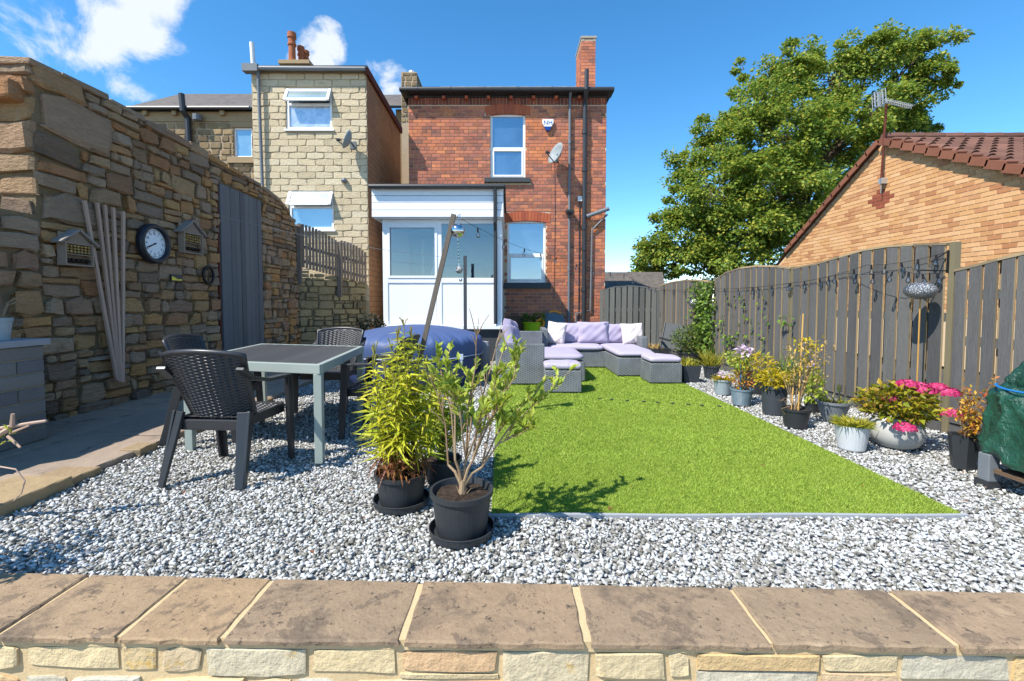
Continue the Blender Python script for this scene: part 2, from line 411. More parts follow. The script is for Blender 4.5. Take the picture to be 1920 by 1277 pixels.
M = {}
M['soil'] = mat('soil', [(.02, .013, .008), (.06, .04, .028)], .95, ((20, .3),), bump=(60, 1, .02), fac=25)
M['earth'] = mat('earth', [(.05, .045, .035), (.09, .08, .06)], .95, ((2, .3),), fac=3)
M['gravel_bed'] = mat('gravel_bed', [(.28, .275, .26), (.45, .44, .43)], .9, ((8, .3),), fac=60, bump=(70, 1, .01))
M['gravel'] = mat('gravel', ['#6c6a62', '#7b7870', '#88867d', '#96948c', '#a8a8a4', '#c2c3c2', '#b3b4b2', '#cbcccb', '#a5a7a6'], .75, ((.9, .14), (30, .12), (160, .1)), pos=[0, .08, .18, .29, .36, .5, .66, .86, .97], interp='CONSTANT')
M['grass_base'] = mat('grass_base', ['#556a1e', '#78902e'], .95, ((3, .15), (120, .3)), fac=60, bump=(200, .6, .01))
M['grass'] = mat('grass', ['#7a9230', '#94ab3e', '#a5ba4c', '#879e38', '#b8c266'], .6, ((.8, .16), (2.6, .16), (9, .16)), transl=.22, spec=.25)
M['slab'] = mat('slab', ['#8a7c6e', '#9c8b78', '#8f8072', '#978572'], .82, ((2.2, .22), (14, .2), (70, .12)), bump=(9, .5, .02), stains=(('#3a3532', 3.2, .55, .72, .7), ('#9a8f84', 6, .62, .75, .35)))
M['coping'] = mat('coping', ['#927d64', '#988063', '#8a7660', '#86745e', '#947e66'], .82, ((1.6, .2), (11, .25), (60, .2), (180, .15)), bump=(16, .8, .012),
                  stains=(('#5f5347', 2.4, .5, .62, .7), ('#54493f', 9, .55, .62, .6), ('#b09a7c', 3.1, .58, .68, .4), ('#38322d', 34, .60, .64, .8), ('#3a3430', 75, .62, .66, .6), ('#a8957c', 9, .60, .74, .4), ('#a98a4a', 6, .66, .74, .35)))
M['edge_stone'] = mat('edge_stone', ['#a08a68', '#8f7d62', '#937a5c'], .85, ((4, .25), (30, .2)), bump=(12, .6, .02))
M['mortar'] = mat('mortar', '#bfa982', .95, ((5, .2), (60, .15)), bump=(50, .6, .006))
M['front_stone'] = mat('front_stone', ['#bfae8a', '#c9b68e', '#b3ac98', '#c2a878', '#bc9c78', '#c4b492', '#b0ada0', '#ccb98e'], .85, ((5, .22), (26, .2)), bump=(24, .9, .015),
                       stains=(('#c59a2a', 7, .6, .72, .75), ('#8c5f3f', 4, .62, .75, .5), ('#d9d0b8', 11, .62, .72, .5)))
M['rubble'] = mat('rubble', ['#95826e', '#aa8e6a', '#b28552', '#98836b', '#877664', '#b6915f', '#a38d75', '#796857', '#a87a51', '#a28f79', '#987860', '#b49a7a', '#8a7866', '#bb905c', '#746456'], .9,
                  ((2.5, .2), (14, .3), (60, .3)), stretch=(1, .6, 2.0), bump=(16, 1.0, .06), stains=(('#3c362e', 1.7, .56, .74, .6), ('#b3aa92', 7, .6, .74, .45)))
M['rubble_joint'] = mat('rubble_joint', '#7a6950', .97, ((4, .3), (30, .3)), bump=(25, 1, .03))
M['low_rubble'] = mat('low_rubble', ['#85785a', '#998a66', '#746c58', '#a0906b', '#8a7d5f', '#696150'], .9, ((3, .25), (20, .25)), bump=(14, 1, .03), stains=(('#3a3d26', 2, .52, .7, .5),))
M['pier'] = mat('pier', ['#6d6c68', '#7b7974', '#73726f', '#65656a'], .85, ((5, .15), (40, .12)), bump=(30, .5, .01))
M['pier_joint'] = mat('pier_joint', '#9a907c', .95, ((9, .2),))
M['cap'] = mat('cap', '#8f9296', .75, ((4, .12),), bump=(30, .3, .005))
M['red_brick'] = mat('red_brick', ['#b6735a', '#a56553', '#c37a56', '#aa6a58', '#935c4a', '#cc8258', '#a06654', '#ba7356', '#745248', '#ae6e5b', '#875c50', '#b06a4c', '#7d5349'], .85,
                     ((.55, .22), (9, .18), (60, .15)), bump=(60, .5, .004), stains=(('#cc7a42', .8, .5, .66, .5), ('#4a3a36', 5, .66, .76, .5)))
M['red_mortar'] = mat('red_mortar', '#c4b095', .95, ((4, .15), (60, .15)))
M['soldier'] = mat('soldier', ['#7a4032', '#8f4b38', '#693a30', '#a0573f'], .85, ((8, .2),))
M['arch'] = mat('arch', ['#a5543a', '#b1603f', '#984c38'], .85, ((8, .2),))
M['beige'] = mat('beige', ['#bfb092', '#c5b596', '#baa98a', '#c9bb9f', '#b5a587'], .9, ((6, .12), (40, .15)), bump=(26, .8, .02), stains=(('#77684f', 2.5, .62, .75, .4),))
M['beige_mortar'] = mat('beige_mortar', '#a3957c', .95, ((6, .2),))
M['house_stone'] = mat('house_stone', ['#8a7658', '#77644a', '#96815f', '#6a5a46', '#857458', '#584b3c', '#a08a66'], .9, ((6, .22), (30, .2)), bump=(18, .8, .02), stains=(('#3c352c', 2, .6, .75, .5),))
M['house_joint'] = mat('house_joint', '#a4927a', .95, ((6, .2),))
M['dress_stone'] = mat('dress_stone', '#9a8566', .9, ((5, .2),), bump=(20, .5, .01))
M['bungalow_brick'] = mat('bungalow_brick', ['#cc9c6c', '#d2a676', '#c3925f', '#d5ab7e', '#cfa171', '#ad764f', '#cc9d69', '#d2a677', '#b27d55', '#cfa270'], .85, ((3, .12), (40, .12)), stains=(('#9a6040', 2.2, .6, .74, .5),))
M['bungalow_mortar'] = mat('bungalow_mortar', '#d0b896', .95, ((6, .1),))
M['dark_brick'] = mat('dark_brick', ['#8a4a34', '#96503a'], .85, ((8, .2),))
M['tile'] = mat('tile', ['#5f4338', '#6a4b3e', '#573c33', '#725144'], .8, ((6, .2), (40, .15)), stains=(('#8a7a66', 7, .66, .75, .4),))
M['verge'] = mat('verge', ['#7d503c', '#885843', '#744836'], .8, ((6, .2),))
M['white'] = mat('white', '#e4e6e8', .35, ((2, .03),), spec=.5)
M['white_dull'] = mat('white_dull', '#d5d7d8', .5, ((2, .05),))
M['post_dark'] = mat('post_dark', ['#5d554d', '#6a6158'], .85, ((3, .2), (20, .2)), stretch=(4, 4, .8))
M['grey_paint'] = mat('grey_paint', '#3f4347', .6, ((5, .12),))
M['black_plastic'] = mat('black_plastic', '#2e3033', .45, ((6, .12),), spec=.5)
M['grey_plastic'] = mat('grey_plastic', '#6b7075', .5, ((6, .1),))
M['felt'] = mat('felt', '#3d3f40', .9, ((20, .2),))
M['lead'] = mat('lead', '#9b9488', .8, ((9, .2),))
M['slate'] = None
M['fence'] = mat('fence', ['#585857', '#626160', '#4e4e4d', '#696865', '#5b5a59'], .85, ((1.5, .28), (9, .3), (40, .25)), stretch=(6, 6, .5), bump=(26, .9, .008), stains=(('#6a625a', 5, .63, .74, .4),), spec=.35)
M['fence_edge'] = mat('fence_edge', ['#97866a', '#ab9470', '#85765c', '#786c58'], .85, ((3, .25),), stretch=(4, 4, .7))
M['post_wood'] = mat('post_wood', ['#7d745c', '#6e664f'], .85, ((3, .25),), stretch=(5, 5, .6))
M['far_fence'] = mat('far_fence', ['#63645e', '#6d6d67', '#5a5b56', '#74736b'], .85, ((3, .2),), stretch=(6, 6, .6), bump=(18, .5, .005))
M['picket'] = mat('picket', ['#73675c', '#7d7065', '#685d53', '#85786a'], .85, ((3, .25),), stretch=(6, 6, .6))
M['door_wood'] = mat('door_wood', ['#5d5e60', '#67686a', '#545557', '#707173'], .8, ((2.5, .2), (12, .25)), stretch=(5, 5, .45), bump=(22, .6, .006))
M['raw_wood'] = mat('raw_wood', ['#a89080', '#b39a88', '#9b8373'], .75, ((3, .2),), stretch=(6, 6, .7))
M['weathered'] = mat('weathered', ['#88817a', '#7a746d', '#908880'], .85, ((3, .2), (20, .2)), stretch=(1, 6, 6))
M['hotel_wood'] = mat('hotel_wood', ['#8f8071', '#7f6f60'], .85, ((6, .2),))
M['dark_hole'] = mat('dark_hole', '#2b211a', .95, ((30, .3),))
M['cane'] = mat('cane', ['#c39a55', '#b88b48'], .6, ((8, .2),))
M['rust'] = mat('rust', '#5d2f24', .9, ((6, .3),))
M['chair'] = mat('chair', '#2b2c2f', .38, ((5, .1),), spec=.5)
M['table_frame'] = mat('table_frame', '#919b94', .45, ((5, .06),), spec=.5)
M['table_slat'] = mat('table_slat', ['#3b3c3d', '#434445', '#373839'], .6, ((3, .15), (20, .1)), stretch=(8, .6, 1), bump=(40, .2, .002))
M['wicker'] = weave_mat('wicker', '#7f8488')
M['wicker_edge'] = mat('wicker_edge', '#74797d', .5, ((20, .2),))
M['lilac'] = mat('lilac', ['#9c93aa', '#a49bb1'], .9, ((3, .08), (30, .06)), bump=(5, .35, .03))
M['seat_lilac'] = mat('seat_lilac', ['#a099ad', '#a8a1b4'], .9, ((3, .08), (30, .06)), bump=(4, .3, .02))
M['pot_black'] = mat('pot_black', '#2c2f32', .5, ((4, .15), (30, .15)), stains=(('#6f7274', 9, .66, .74, .35),), spec=.45)
M['pot_dark'] = mat('pot_dark', '#3a3f44', .55, ((4, .12),))
M['pot_slate'] = mat('pot_slate', '#6b7d88', .5, ((4, .1),))
M['pot_pale'] = mat('pot_pale', '#8e9a9f', .5, ((4, .1),))
M['pot_grey'] = mat('pot_grey', '#72787c', .5, ((4, .1),))
M['pot_white'] = mat('pot_white', '#b9bcbe', .45, ((3, .05),))
M['pot_round'] = mat('pot_round', '#a9a8a4', .8, ((4, .12), (40, .08)), stains=(('#6e665c', 8, .64, .74, .4),))
M['tub'] = mat('tub', '#2c3b66', .5, ((4, .12),), bump=(9, .25, .02), spec=.5)
M['tub_cover'] = mat('tub_cover', '#415580', .58, ((3, .12),), bump=(7, .3, .02), spec=.5)
M['seam'] = mat('seam', '#a9b4c4', .6, ())
M['steel'] = mat('steel', '#c9cbcc', .12, (), metal=1)
M['hammered'] = mat('hammered', '#9a9c9e', .3, ((20, .2),), metal=.9, bump=(55, 1, .02))
M['lamp_black'] = mat('lamp_black', '#1c1c1e', .5, ())
M['bulb'] = glass_clear('bulb', (.93, .95, .96), .1)
M['wire'] = mat('wire', '#222224', .6, ())
M['tarp'] = mat('tarp', ['#123a2c', '#1f5542'], .3, ((3, .2), (40, .15)), bump=(14, .9, .03), fac=4, spec=.6, coat=.3)
M['blue_cord'] = mat('blue_cord', '#1f6fae', .5, ())
M['lime'] = mat('lime', '#9bb81c', .45, ())
M['brown_crate'] = mat('brown_crate', ['#5d4a3c', '#66523f'], .8, ((4, .2),), stretch=(1, 1, 5))
M['navy'] = mat('navy', '#20242c', .5, ((8, .2),))
M['orange'] = mat('orange', '#d98a1c', .5, ())
M['blue_grey'] = mat('blue_grey', '#4c6478', .5, ((6, .1),))
M['sling'] = mat('sling', '#5c5f60', .7, ((30, .1),))
M['aerial'] = mat('aerial', '#b9bab6', .4, (), metal=.6)
M['dish'] = mat('dish', '#868f92', .55, ((6, .08),))
M['terracotta'] = mat('terracotta', ['#a2613f', '#8f5439'], .8, ((5, .25), (30, .15)))
M['clockface'] = mat('clockface', '#d9e2ea', .15, (), spec=.6)
M['navy_rim'] = mat('navy_rim', '#22262f', .4, ())
M['yellow'] = mat('yellow', '#d8c93a', .5, ())
M['pane_upper'] = glass_opaque('pane_upper', '#1d2b3a', '#3b5066')
M['pane_pale'] = glass_opaque('pane_pale', '#5f8088', '#7d979a', .3)
M['pane_curtain'] = glass_opaque('pane_curtain', '#8f979c', '#b7bcc0', .3, 6)
M['pane_clear'] = glass_clear('pane_clear')
M['bark'] = mat('bark', ['#4d4236', '#5d5142'], .9, ((6, .3),), bump=(20, 1, .03))
M['twig'] = mat('twig', ['#8a7258', '#9a8468', '#77604a'], .85, ((20, .2),))
M['green_stem'] = mat('green_stem', ['#6f7a2a', '#8a7a32'], .7, ((20, .2),))
def leafmat(name, cols, tr=.35): return mat(name, cols, .5, ((2, .15),), transl=tr, spec=.35)
M['tree_leaf'] = leafmat('tree_leaf', ['#587430', '#688836', '#7d983a', '#93a63e', '#607c3a', '#889e3e', '#b2ae42', '#74903e', '#9eaa44', '#c2b64c'], .45)
M['blue_leaf'] = leafmat('blue_leaf', ['#2f4a35', '#3c5a40', '#48634a'], .25)
M['lily'] = leafmat('lily', ['#c2c634', '#cfcb40', '#aebb30', '#d6cd4c', '#9cae34', '#c6bc3e'], .4)
M['dry'] = leafmat('dry', ['#8c5a34', '#7a4730', '#a3743f', '#6d3a35'], .2)
M['shrub_leaf'] = leafmat('shrub_leaf', ['#9cb03c', '#aeba44', '#7c9636', '#bcc250', '#8aa43a', '#c8c660'], .4)
M['dark_leaf'] = leafmat('dark_leaf', ['#3d5a22', '#4f6b28', '#62762c', '#7a7f3a', '#46622a'], .3)
M['ivy'] = leafmat('ivy', ['#4a6a2a', '#5d7d2c', '#75902f', '#3f5c2a', '#8aa03a'], .3)
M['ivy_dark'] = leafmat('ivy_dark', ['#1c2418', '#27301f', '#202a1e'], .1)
M['yellow_leaf'] = leafmat('yellow_leaf', ['#c4a81c', '#b8a022', '#a39a20', '#cdb52a', '#8f8f22'], .35)
M['hyd_leaf'] = leafmat('hyd_leaf', ['#6f7f1e', '#8a8f22', '#a89a24', '#5d7020', '#b89a2c', '#7a5a2c'], .35)
M['pink'] = leafmat('pink', ['#b8275f', '#cf3d78', '#a81f52', '#d9608f', '#c22e6a'], .25)
M['pale_pink'] = leafmat('pale_pink', ['#d3bfd0', '#c7a9c4', '#e0d3dc'], .25)
M['acer'] = leafmat('acer', ['#b5622c', '#c2842a', '#c9a02a', '#a3902a', '#b04f33', '#c4953a'], .35)
M['straw'] = leafmat('straw', ['#b89a5c', '#a8874a', '#c4aa70', '#8f7a4a'], .25)
M['grass_pot'] = leafmat('grass_pot', ['#9a9a2c', '#b5a83a', '#8a8a30', '#7a8a2a'], .35)

def slate_mat():
    g = Graph('slate'); br = g.n('ShaderNodeTexBrick'); br.offset = .5
    mp = g.n('ShaderNodeCombineXYZ'); sx = g.n('ShaderNodeSeparateXYZ'); g.l(g.pos, sx.inputs[0])
    g.l(g.math('ADD', sx.outputs[0], g.math('MULTIPLY', sx.outputs[1], .0)), mp.inputs[0]); g.l(g.math('ADD', sx.outputs[1], sx.outputs[2]), mp.inputs[1])
    g.l(mp.outputs[0], br.inputs['Vector']); br.inputs['Scale'].default_value = 1
    for k, v in (('Brick Width', .45), ('Row Height', .22), ('Mortar Size', .012)): br.inputs[k].default_value = v
    br.inputs['Color1'].default_value = col4('#4c453f'); br.inputs['Color2'].default_value = col4('#5f5750'); br.inputs['Mortar'].default_value = col4('#2a2623')
    c = g.mix(.5, br.outputs['Color'], g.ramp(g.noise(5, 6, .7), ['#453f3a', '#7a7168'], [.35, .7]))
    g.put(g.p.inputs['Base Color'], c); g.p.inputs['Roughness'].default_value = .75; g.bump(br.outputs['Fac'], -.6, .02); return g.m
M['slate'] = slate_mat()
def side_brick():
    g = Graph('side_brick'); br = g.n('ShaderNodeTexBrick'); br.offset = .5
    mp = g.n('ShaderNodeCombineXYZ'); sx = g.n('ShaderNodeSeparateXYZ'); g.l(g.pos, sx.inputs[0])
    g.l(sx.outputs[1], mp.inputs[0]); g.l(sx.outputs[2], mp.inputs[1]); g.l(mp.outputs[0], br.inputs['Vector']); br.inputs['Scale'].default_value = 1
    for k, v in (('Brick Width', .4), ('Row Height', .12), ('Mortar Size', .009)): br.inputs[k].default_value = v
    br.inputs['Color1'].default_value = col4('#a07450'); br.inputs['Color2'].default_value = col4('#8f6647'); br.inputs['Mortar'].default_value = col4('#5d4a3a')
    g.put(g.p.inputs['Base Color'], g.mix(.35, br.outputs['Color'], g.ramp(g.noise(3, 6, .7), ['#6a4f3a', '#ad805a'], [.3, .7])))
    g.p.inputs['Roughness'].default_value = .9; g.bump(br.outputs['Fac'], -.5, .01); return g.m
M['side_brick'] = side_brick()
def floral():
    g = Graph('floral'); v = g.n('ShaderNodeTexVoronoi'); v.inputs['Scale'].default_value = 22; g.l(g.pos, v.inputs['Vector'])
    s = g.math('MULTIPLY', g.math('LESS_THAN', v.outputs['Distance'], .3), g.math('GREATER_THAN', g.noise(30, 2), .5))
    c = g.mix(g.math('MULTIPLY', s, .7), '#d6cbc8', g.ramp(g.noise(14, 2), ['#b06a80', '#8a8f6a', '#c79aa5'], [.4, .5, .6]))
    g.put(g.p.inputs['Base Color'], c); g.p.inputs['Roughness'].default_value = .9; g.bump(g.noise(6, 3), .3, .03); return g.m
M['floral'] = floral()

# ------------------------------------------------------------------ the setting
b = B(); b.add([(-400, 1.95, -.05), (400, 1.95, -.05), (400, 900, -.05), (-400, 900, -.05)], [(0, 1, 2, 3)])
struct(b.build('ground', M['earth']))
b = B(); b.add([(-400, -300, -.75), (400, -300, -.75), (400, 1.7, -.75), (-400, 1.7, -.75)], [(0, 1, 2, 3)])
struct(b.build('lower_terrace', M['slab']))

YF, YB = gp(960, 1204, .02).y, gp(960, 1093, .02).y            # coping front and back
TH = -.014; TB = -.017
wall = thing('garden_wall', 'low cream stone retaining wall with yellow lichen under the flat coping slabs', 'wall', (0, YF + .12, -.75))
b = B(); b.box(-4.2, 4.6, YF + .02, YB - .02, -.75, -.022); core = b.build('mortar_core', M['mortar'], wall)
def wx(px, py=1245): return at(px, py, YF + .02).x
bounds = [(-700, -480), (-470, -250), (-242, -60), (-52, 30), (37, 217), (222, 290), (295, 382), (388, 578), (585, 742), (750, 935), (942, 1102), (1110, 1243), (1252, 1298), (1304, 1527), (1533, 1672), (1679, 1876), (1884, 2010), (2020, 2200), (2210, 2400), (2410, 2600)]
rects = []
hts = [.075, .085, .06, .082, .08, .085, .09, .1, .085, .078, .115, .092, .088, .058, .06, .085, .09, .08, .09, .08]
for (p, q), h in zip(bounds, hts): rects.append((wx(p), wx(q), -.022 - h, -.022))
z = -.045
rowz = [(-.132, -.262), (-.272, -.375), (-.385, -.5), (-.51, -.62), (-.63, -.745)]
for zt, zb in rowz:
    x = -4.15
    while x < 4.5:
        wd = random.uniform(.14, .42); rects.append((x, min(x + wd, 4.55) - .012, zb, zt)); x += wd
for i, (p, q) in enumerate(bounds):           # thin stones filling under the shallow ones
    if hts[i] < .08: rects.append((wx(p), wx(q), -.125, -.022 - hts[i] - .008))
masonry(wall, 'stone', rects, (0, YF + .019, 0), 0, M['front_stone'], depth=.011, rough=.12, edge=.7, lim=.92, maxn=300)

cps = [(-900, -560), (-548, -250), (-240, -30), (-22, 205), (213, 404), (413, 747), (757, 1095), (1109, 1443), (1449, 1782), (1793, 2110), (2120, 2450), (2460, 2800)]
coping = thing('wall_coping', 'row of brown flagstone coping slabs topping the front garden wall', 'coping', (0, YF, 0))
b = B(); b.prism([(-4.2, YF + .012), (4.6, YF + .012), (4.6, YB + TB * 4.6 - .012), (-4.2, YB - TB * 4.2 - .012)], -.021, .0155); b.build('mortar_joint', M['mortar'], coping); coping.rotation_euler[2] = wall.rotation_euler[2] = TH
def slab(name, m, parent, x0, x1, y0, y1, z0, z1, jit=.006, seg=.06, tilt=0.0, y1b=None):
    y1b = y1 if y1b is None else y1b
    pts = []
    def edge(p, q, amp):
        d = math.hypot(q[0] - p[0], q[1] - p[1]); k = max(2, int(d / seg))
        nx, ny = -(q[1] - p[1]) / d, (q[0] - p[0]) / d
        for i in range(k):
            t = i / k; a = random.uniform(-amp, amp) if i else 0; pts.append((p[0] + (q[0] - p[0]) * t + nx * a, p[1] + (q[1] - p[1]) * t + ny * a))
    edge((x0, y0), (x1, y0), jit * 1.6); edge((x1, y0), (x1, y1b), jit * .6); edge((x1, y1b), (x0, y1), jit); edge((x0, y1), (x0, y0), jit * .6)
    cx, cy = (x0 + x1) / 2, (y0 + y1) / 2; k = len(pts); bb = B()
    def ring(f, z): return [(cx + (x - cx) * f, cy + (y - cy) * f, z + (x - cx) * tilt) for x, y in pts]
    ins = .006
    r0 = ring(1, z0); r1 = [(x + random.uniform(-1, 1) * jit * .5, y + random.uniform(-1, 1) * jit * .5, zz) for x, y, zz in ring(1, z1 - ins)]
    r2 = [(x - math.copysign(ins, x - cx), y - math.copysign(ins, y - cy), zz) for x, y, zz in ring(1, z1)]
    vs = r0 + r1 + r2; fs = [(i, (i + 1) % k, k + (i + 1) % k, k + i) for i in range(k)] + [(k + i, k + (i + 1) % k, 2 * k + (i + 1) % k, 2 * k + i) for i in range(k)]
    fs += [tuple(range(2 * k, 3 * k)), tuple(range(k - 1, -1, -1))]
    bb.add(vs, fs); return bb.build(name, m, parent)
for p, q in cps:
    x0, x1 = at(p, 1203, YF).x, at(q, 1203, YF).x
    slab('coping_slab', M['coping'], coping, x0, x1, YF - random.uniform(0, .008), YB + TB * x0, .001, .022 + random.uniform(-.002, .003), .004, .05, random.uniform(-.004, .004), YB + TB * x1)

# gravel bed and stones
GX0, GX1 = -2.86, 4.05
b = B(); b.add([(GX0 - .1, YB - .0, -.012), (GX1, YB - .18, -.012), (GX1, 11.2, -.012), (GX0 - .1, 11.2, -.012)], [(0, 1, 2, 3)])
struct(b.build('gravel_ground', M['gravel_bed']))
LX0, LX1, LY0, LY1 = gp(921, 968).x, gp(1812, 971).x, gp(1300, 969).y, 9.6
def in_lawn(x, y): return (x > LX0 - .02) & (x < LX1 + .02) & (y > LY0 - .02) & (y < LY1)
def scatter(x0, x1, y0, y1, dens):
    n = int((x1 - x0) * (y1 - y0) * dens); p = np.stack([rng.uniform(x0, x1, n), rng.uniform(y0, y1, n)], 1)
    p = p[p[:, 1] > YB + (TH + TB) * p[:, 0] + .012]
    return p[~in_lawn(p[:, 0], p[:, 1])]
pts = np.concatenate([scatter(GX0, GX1, YB - .15, 2.75, 4700), scatter(GX0, GX1, 2.75, 4.2, 3500), scatter(GX0, GX1, 4.2, 6.5, 2200), scatter(GX0, GX1, 6.5, 10.6, 1000)])
t = (1 + 5 ** .5) / 2
ico = np.array([(-1, t, 0), (1, t, 0), (-1, -t, 0), (1, -t, 0), (0, -1, t), (0, 1, t), (0, -1, -t), (0, 1, -t), (t, 0, -1), (t, 0, 1), (-t, 0, -1), (-t, 0, 1)], float); ico /= np.linalg.norm(ico[0])
icf = np.array([(0, 11, 5), (0, 5, 1), (0, 1, 7), (0, 7, 10), (0, 10, 11), (1, 5, 9), (5, 11, 4), (11, 10, 2), (10, 7, 6), (7, 1, 8), (3, 9, 4), (3, 4, 2), (3, 2, 6), (3, 6, 8), (3, 8, 9), (4, 9, 5), (2, 4, 11), (6, 2, 10), (8, 6, 7), (9, 8, 1)])
def pebbles(p, smin, smax, z0, z1):
    N = len(p); V = ico[None] * (1 + rng.uniform(-.45, .4, (N, len(ico), 1)))
    s = rng.uniform(smin, smax, (N, 1, 1)) * np.stack([np.ones(N), rng.uniform(.45, .9, N), rng.uniform(.3, .6, N)], 1)[:, None, :]
    V = V * s; a = rng.uniform(0, 2 * PI, N); e = rng.normal(0, .45, N)
    ce, se = np.cos(e)[:, None], np.sin(e)[:, None]; x = V[..., 0] * ce + V[..., 2] * se; zz = -V[..., 0] * se + V[..., 2] * ce
    ca, sa = np.cos(a)[:, None], np.sin(a)[:, None]; X = x * ca - V[..., 1] * sa; Y = x * sa + V[..., 1] * ca
    V = np.stack([X + p[:, :1], Y + p[:, 1:2], zz + rng.uniform(z0, z1, (N, 1))], 2).reshape(-1, 3)
    return V, ((np.arange(N) * len(ico))[:, None, None] + icf[None]).reshape(-1, 3)
V, Fc = pebbles(pts[pts[:, 1] < 4.2], .007, .0165, -.005, .01)
ico = np.array([(1, 0, 0), (-1, 0, 0), (0, 1, 0), (0, -1, 0), (0, 0, 1), (0, 0, -1)], float) * 1.1
icf = np.array([(0, 2, 4), (2, 1, 4), (1, 3, 4), (3, 0, 4), (2, 0, 5), (1, 2, 5), (3, 1, 5), (0, 3, 5)])
V2, F2 = pebbles(pts[pts[:, 1] >= 4.2], .009, .02, -.005, .01); Fc = np.concatenate([Fc, F2 + len(V)]); V = np.concatenate([V, V2])
tag(link('gravel', np_mesh('gravel', V, Fc, M['gravel'])), 'loose white and grey gravel chippings covering the garden bed', 'gravel', kind='stuff')

# lawn
lawn = thing('lawn', 'bright green artificial grass lawn with straight cut edges between the gravel strips', 'lawn', (LX0, LY0, 0))
b = B(); b.prism([(LX0, LY0), (LX1, LY0), (LX1 + .03, LY1), (LX0 - .12, LY1)], -.01, .012); b.build('backing', M['grass_base'], lawn)
def blades(x0, x1, y0, y1, dens, hh, ww):
    n = int((x1 - x0) * (y1 - y0) * dens); P = np.stack([rng.uniform(x0, x1, n), rng.uniform(y0, y1, n), np.full(n, .012)], 1)
    lean = rng.normal(0, .62, (n, 2)) + np.array([.1, -.18]); T = P + np.concatenate([lean, np.ones((n, 1))], 1) * (hh * rng.uniform(.6, 1.1, (n, 1)))
    a = rng.uniform(0, 2 * PI, n); S = np.stack([np.cos(a), np.sin(a), np.zeros(n)], 1) * ww
    V = np.stack([P - S, P + S, T], 1).reshape(-1, 3); return V, (np.arange(n) * 3)[:, None] + np.array([[0, 1, 2]])
ch = [blades(LX0, LX1, LY0, 3.4, 30000, .014, .0018), blades(LX0, LX1, 3.4, 4.8, 19000, .014, .0026), blades(LX0, LX1, 4.8, 6.5, 10000, .015, .0038), blades(LX0, LX1, 6.5, LY1, 5000, .016, .0055)]
foliage('grass_blades', ch, M['grass'], lawn)
b = B()
xs = np.linspace(LX0 - .02, LX1, 40)
for i in range(39):
    y0_, y1_ = LY0 - .012 + .006 * math.sin(xs[i] * 5), LY0 - .012 + .006 * math.sin(xs[i + 1] * 5)
    b.add([(xs[i], y0_ - .014, -.01), (xs[i + 1], y1_ - .014, -.01), (xs[i + 1], y1_, -.01), (xs[i], y0_, -.01), (xs[i], y0_ - .014, .022), (xs[i + 1], y1_ - .014, .022), (xs[i + 1], y1_, .026), (xs[i], y0_, .026)],
          [(0, 1, 5, 4), (4, 5, 6, 7), (2, 3, 7, 6)])
b.build('edging_strip', M['cap'], lawn)
for k in range(9):  # row of small dark discs, drawn as dark marks in the lawn
    p = gp(1122 + 28 * k + random.uniform(-4, 4), 746 + 1.8 * k, .03); b = B()
    b.lathe([(.0, .0), (.02, .003), (.02, .008), (0, .01)], 8, (p.x, p.y, .018), sx=1.2, sy=.9); b.build('dark_mark', M['pot_black'], lawn)

# patio on the left
patio = struct(bpy.data.objects.new('patio', None)); COL.objects.link(patio); WM['patio'] = Matrix()
b = B(); b.add([(-7, 2.3, .012), (GX0 - .02, 2.3, .012), (GX0 - .02, 11, .012), (-7, 11, .012)], [(0, 1, 2, 3)]); struct(b.build('paving_bed', M['rubble_joint'], patio))
ys = 2.35; row = 0
while ys < 10:
    dl = random.uniform(.55, .95); x = GX0 - .02; k = 0
    while x > -4.7:
        wd = random.uniform(.5, .95); slab('paving_slab', M['slab'], patio, x - wd + .012, x, ys, ys + dl - .014, 0, .05 + random.uniform(-.004, .004), .006, .09); x -= wd
    ys += dl
edge = thing('edging_stones', 'tan stone edging slabs between the patio and the gravel at left', 'edging', (-2.9, 2.2, 0))
for y0_, y1_, x0_, x1_, h_ in ((1.84, 2.32, -3.3, -2.86, .075), (2.335, 2.86, -3.16, -2.79, .08), (2.88, 3.1, -3.08, -2.82, .055), (3.45, 3.62, -2.99, -2.84, .06), (4.0, 4.6, -2.9, -2.82, .05), (4.65, 5.4, -2.9, -2.82, .05)):
    slab('edging_slab', M['edge_stone'], edge, x0_, x1_, y0_, y1_, 0, h_, .01, .06)

# ------------------------------------------------------------------ left stone wall
WX = -4.4
prof = [atx(px, py, WX) for px, py in ((31, 95), (141, 146), (244, 208), (354, 268), (439, 316), (480, 341), (512, 365), (535, 392), (553, 415))]
prof = [(p.y, p.z) for p in prof]
YE = prof[-1][0] + .12; YQ = atx(66, 300, WX).y
prof[0] = (YQ, prof[0][1]); prof.append((YE, prof[-1][1] - .25))
def wall_top(y):
    if y < YQ: return 2.0
    for (a, za), (c, zc) in zip(prof, prof[1:]):
        if a <= y <= c: return za + (zc - za) * (y - a) / (c - a)
    return prof[-1][1]
DY0, DY1 = atx(408, 500, WX).y, atx(489, 500, WX).y; DZ = atx(446, 356, WX).z
lw = thing('stone_wall', 'tall old rubble stone wall of brown and ochre stones along the left side', 'wall', (WX, 6, 0))
poly = [(2.3, 0), (YE, 0)] + [(y, z - .06) for y, z in reversed(prof)] + [(YQ, 2.0), (2.3, 2.0)]
b = B(); k = len(poly)
b.add([(WX - .01, y, z) for y, z in poly] + [(WX - .55, y, z) for y, z in poly], [tuple(range(k)), tuple(range(2 * k - 1, k - 1, -1))] + [((i + 1) % k, i, k + i, k + (i + 1) % k) for i in range(k)])
b.box(-7.5, WX - .56, YQ + .012, YQ + .5, 0, prof[0][1] - .06)
b.build('wall_core', M['rubble_joint'], lw)
R = []
partition(2.3, YE, 0, 1.05, .27, .14, R)
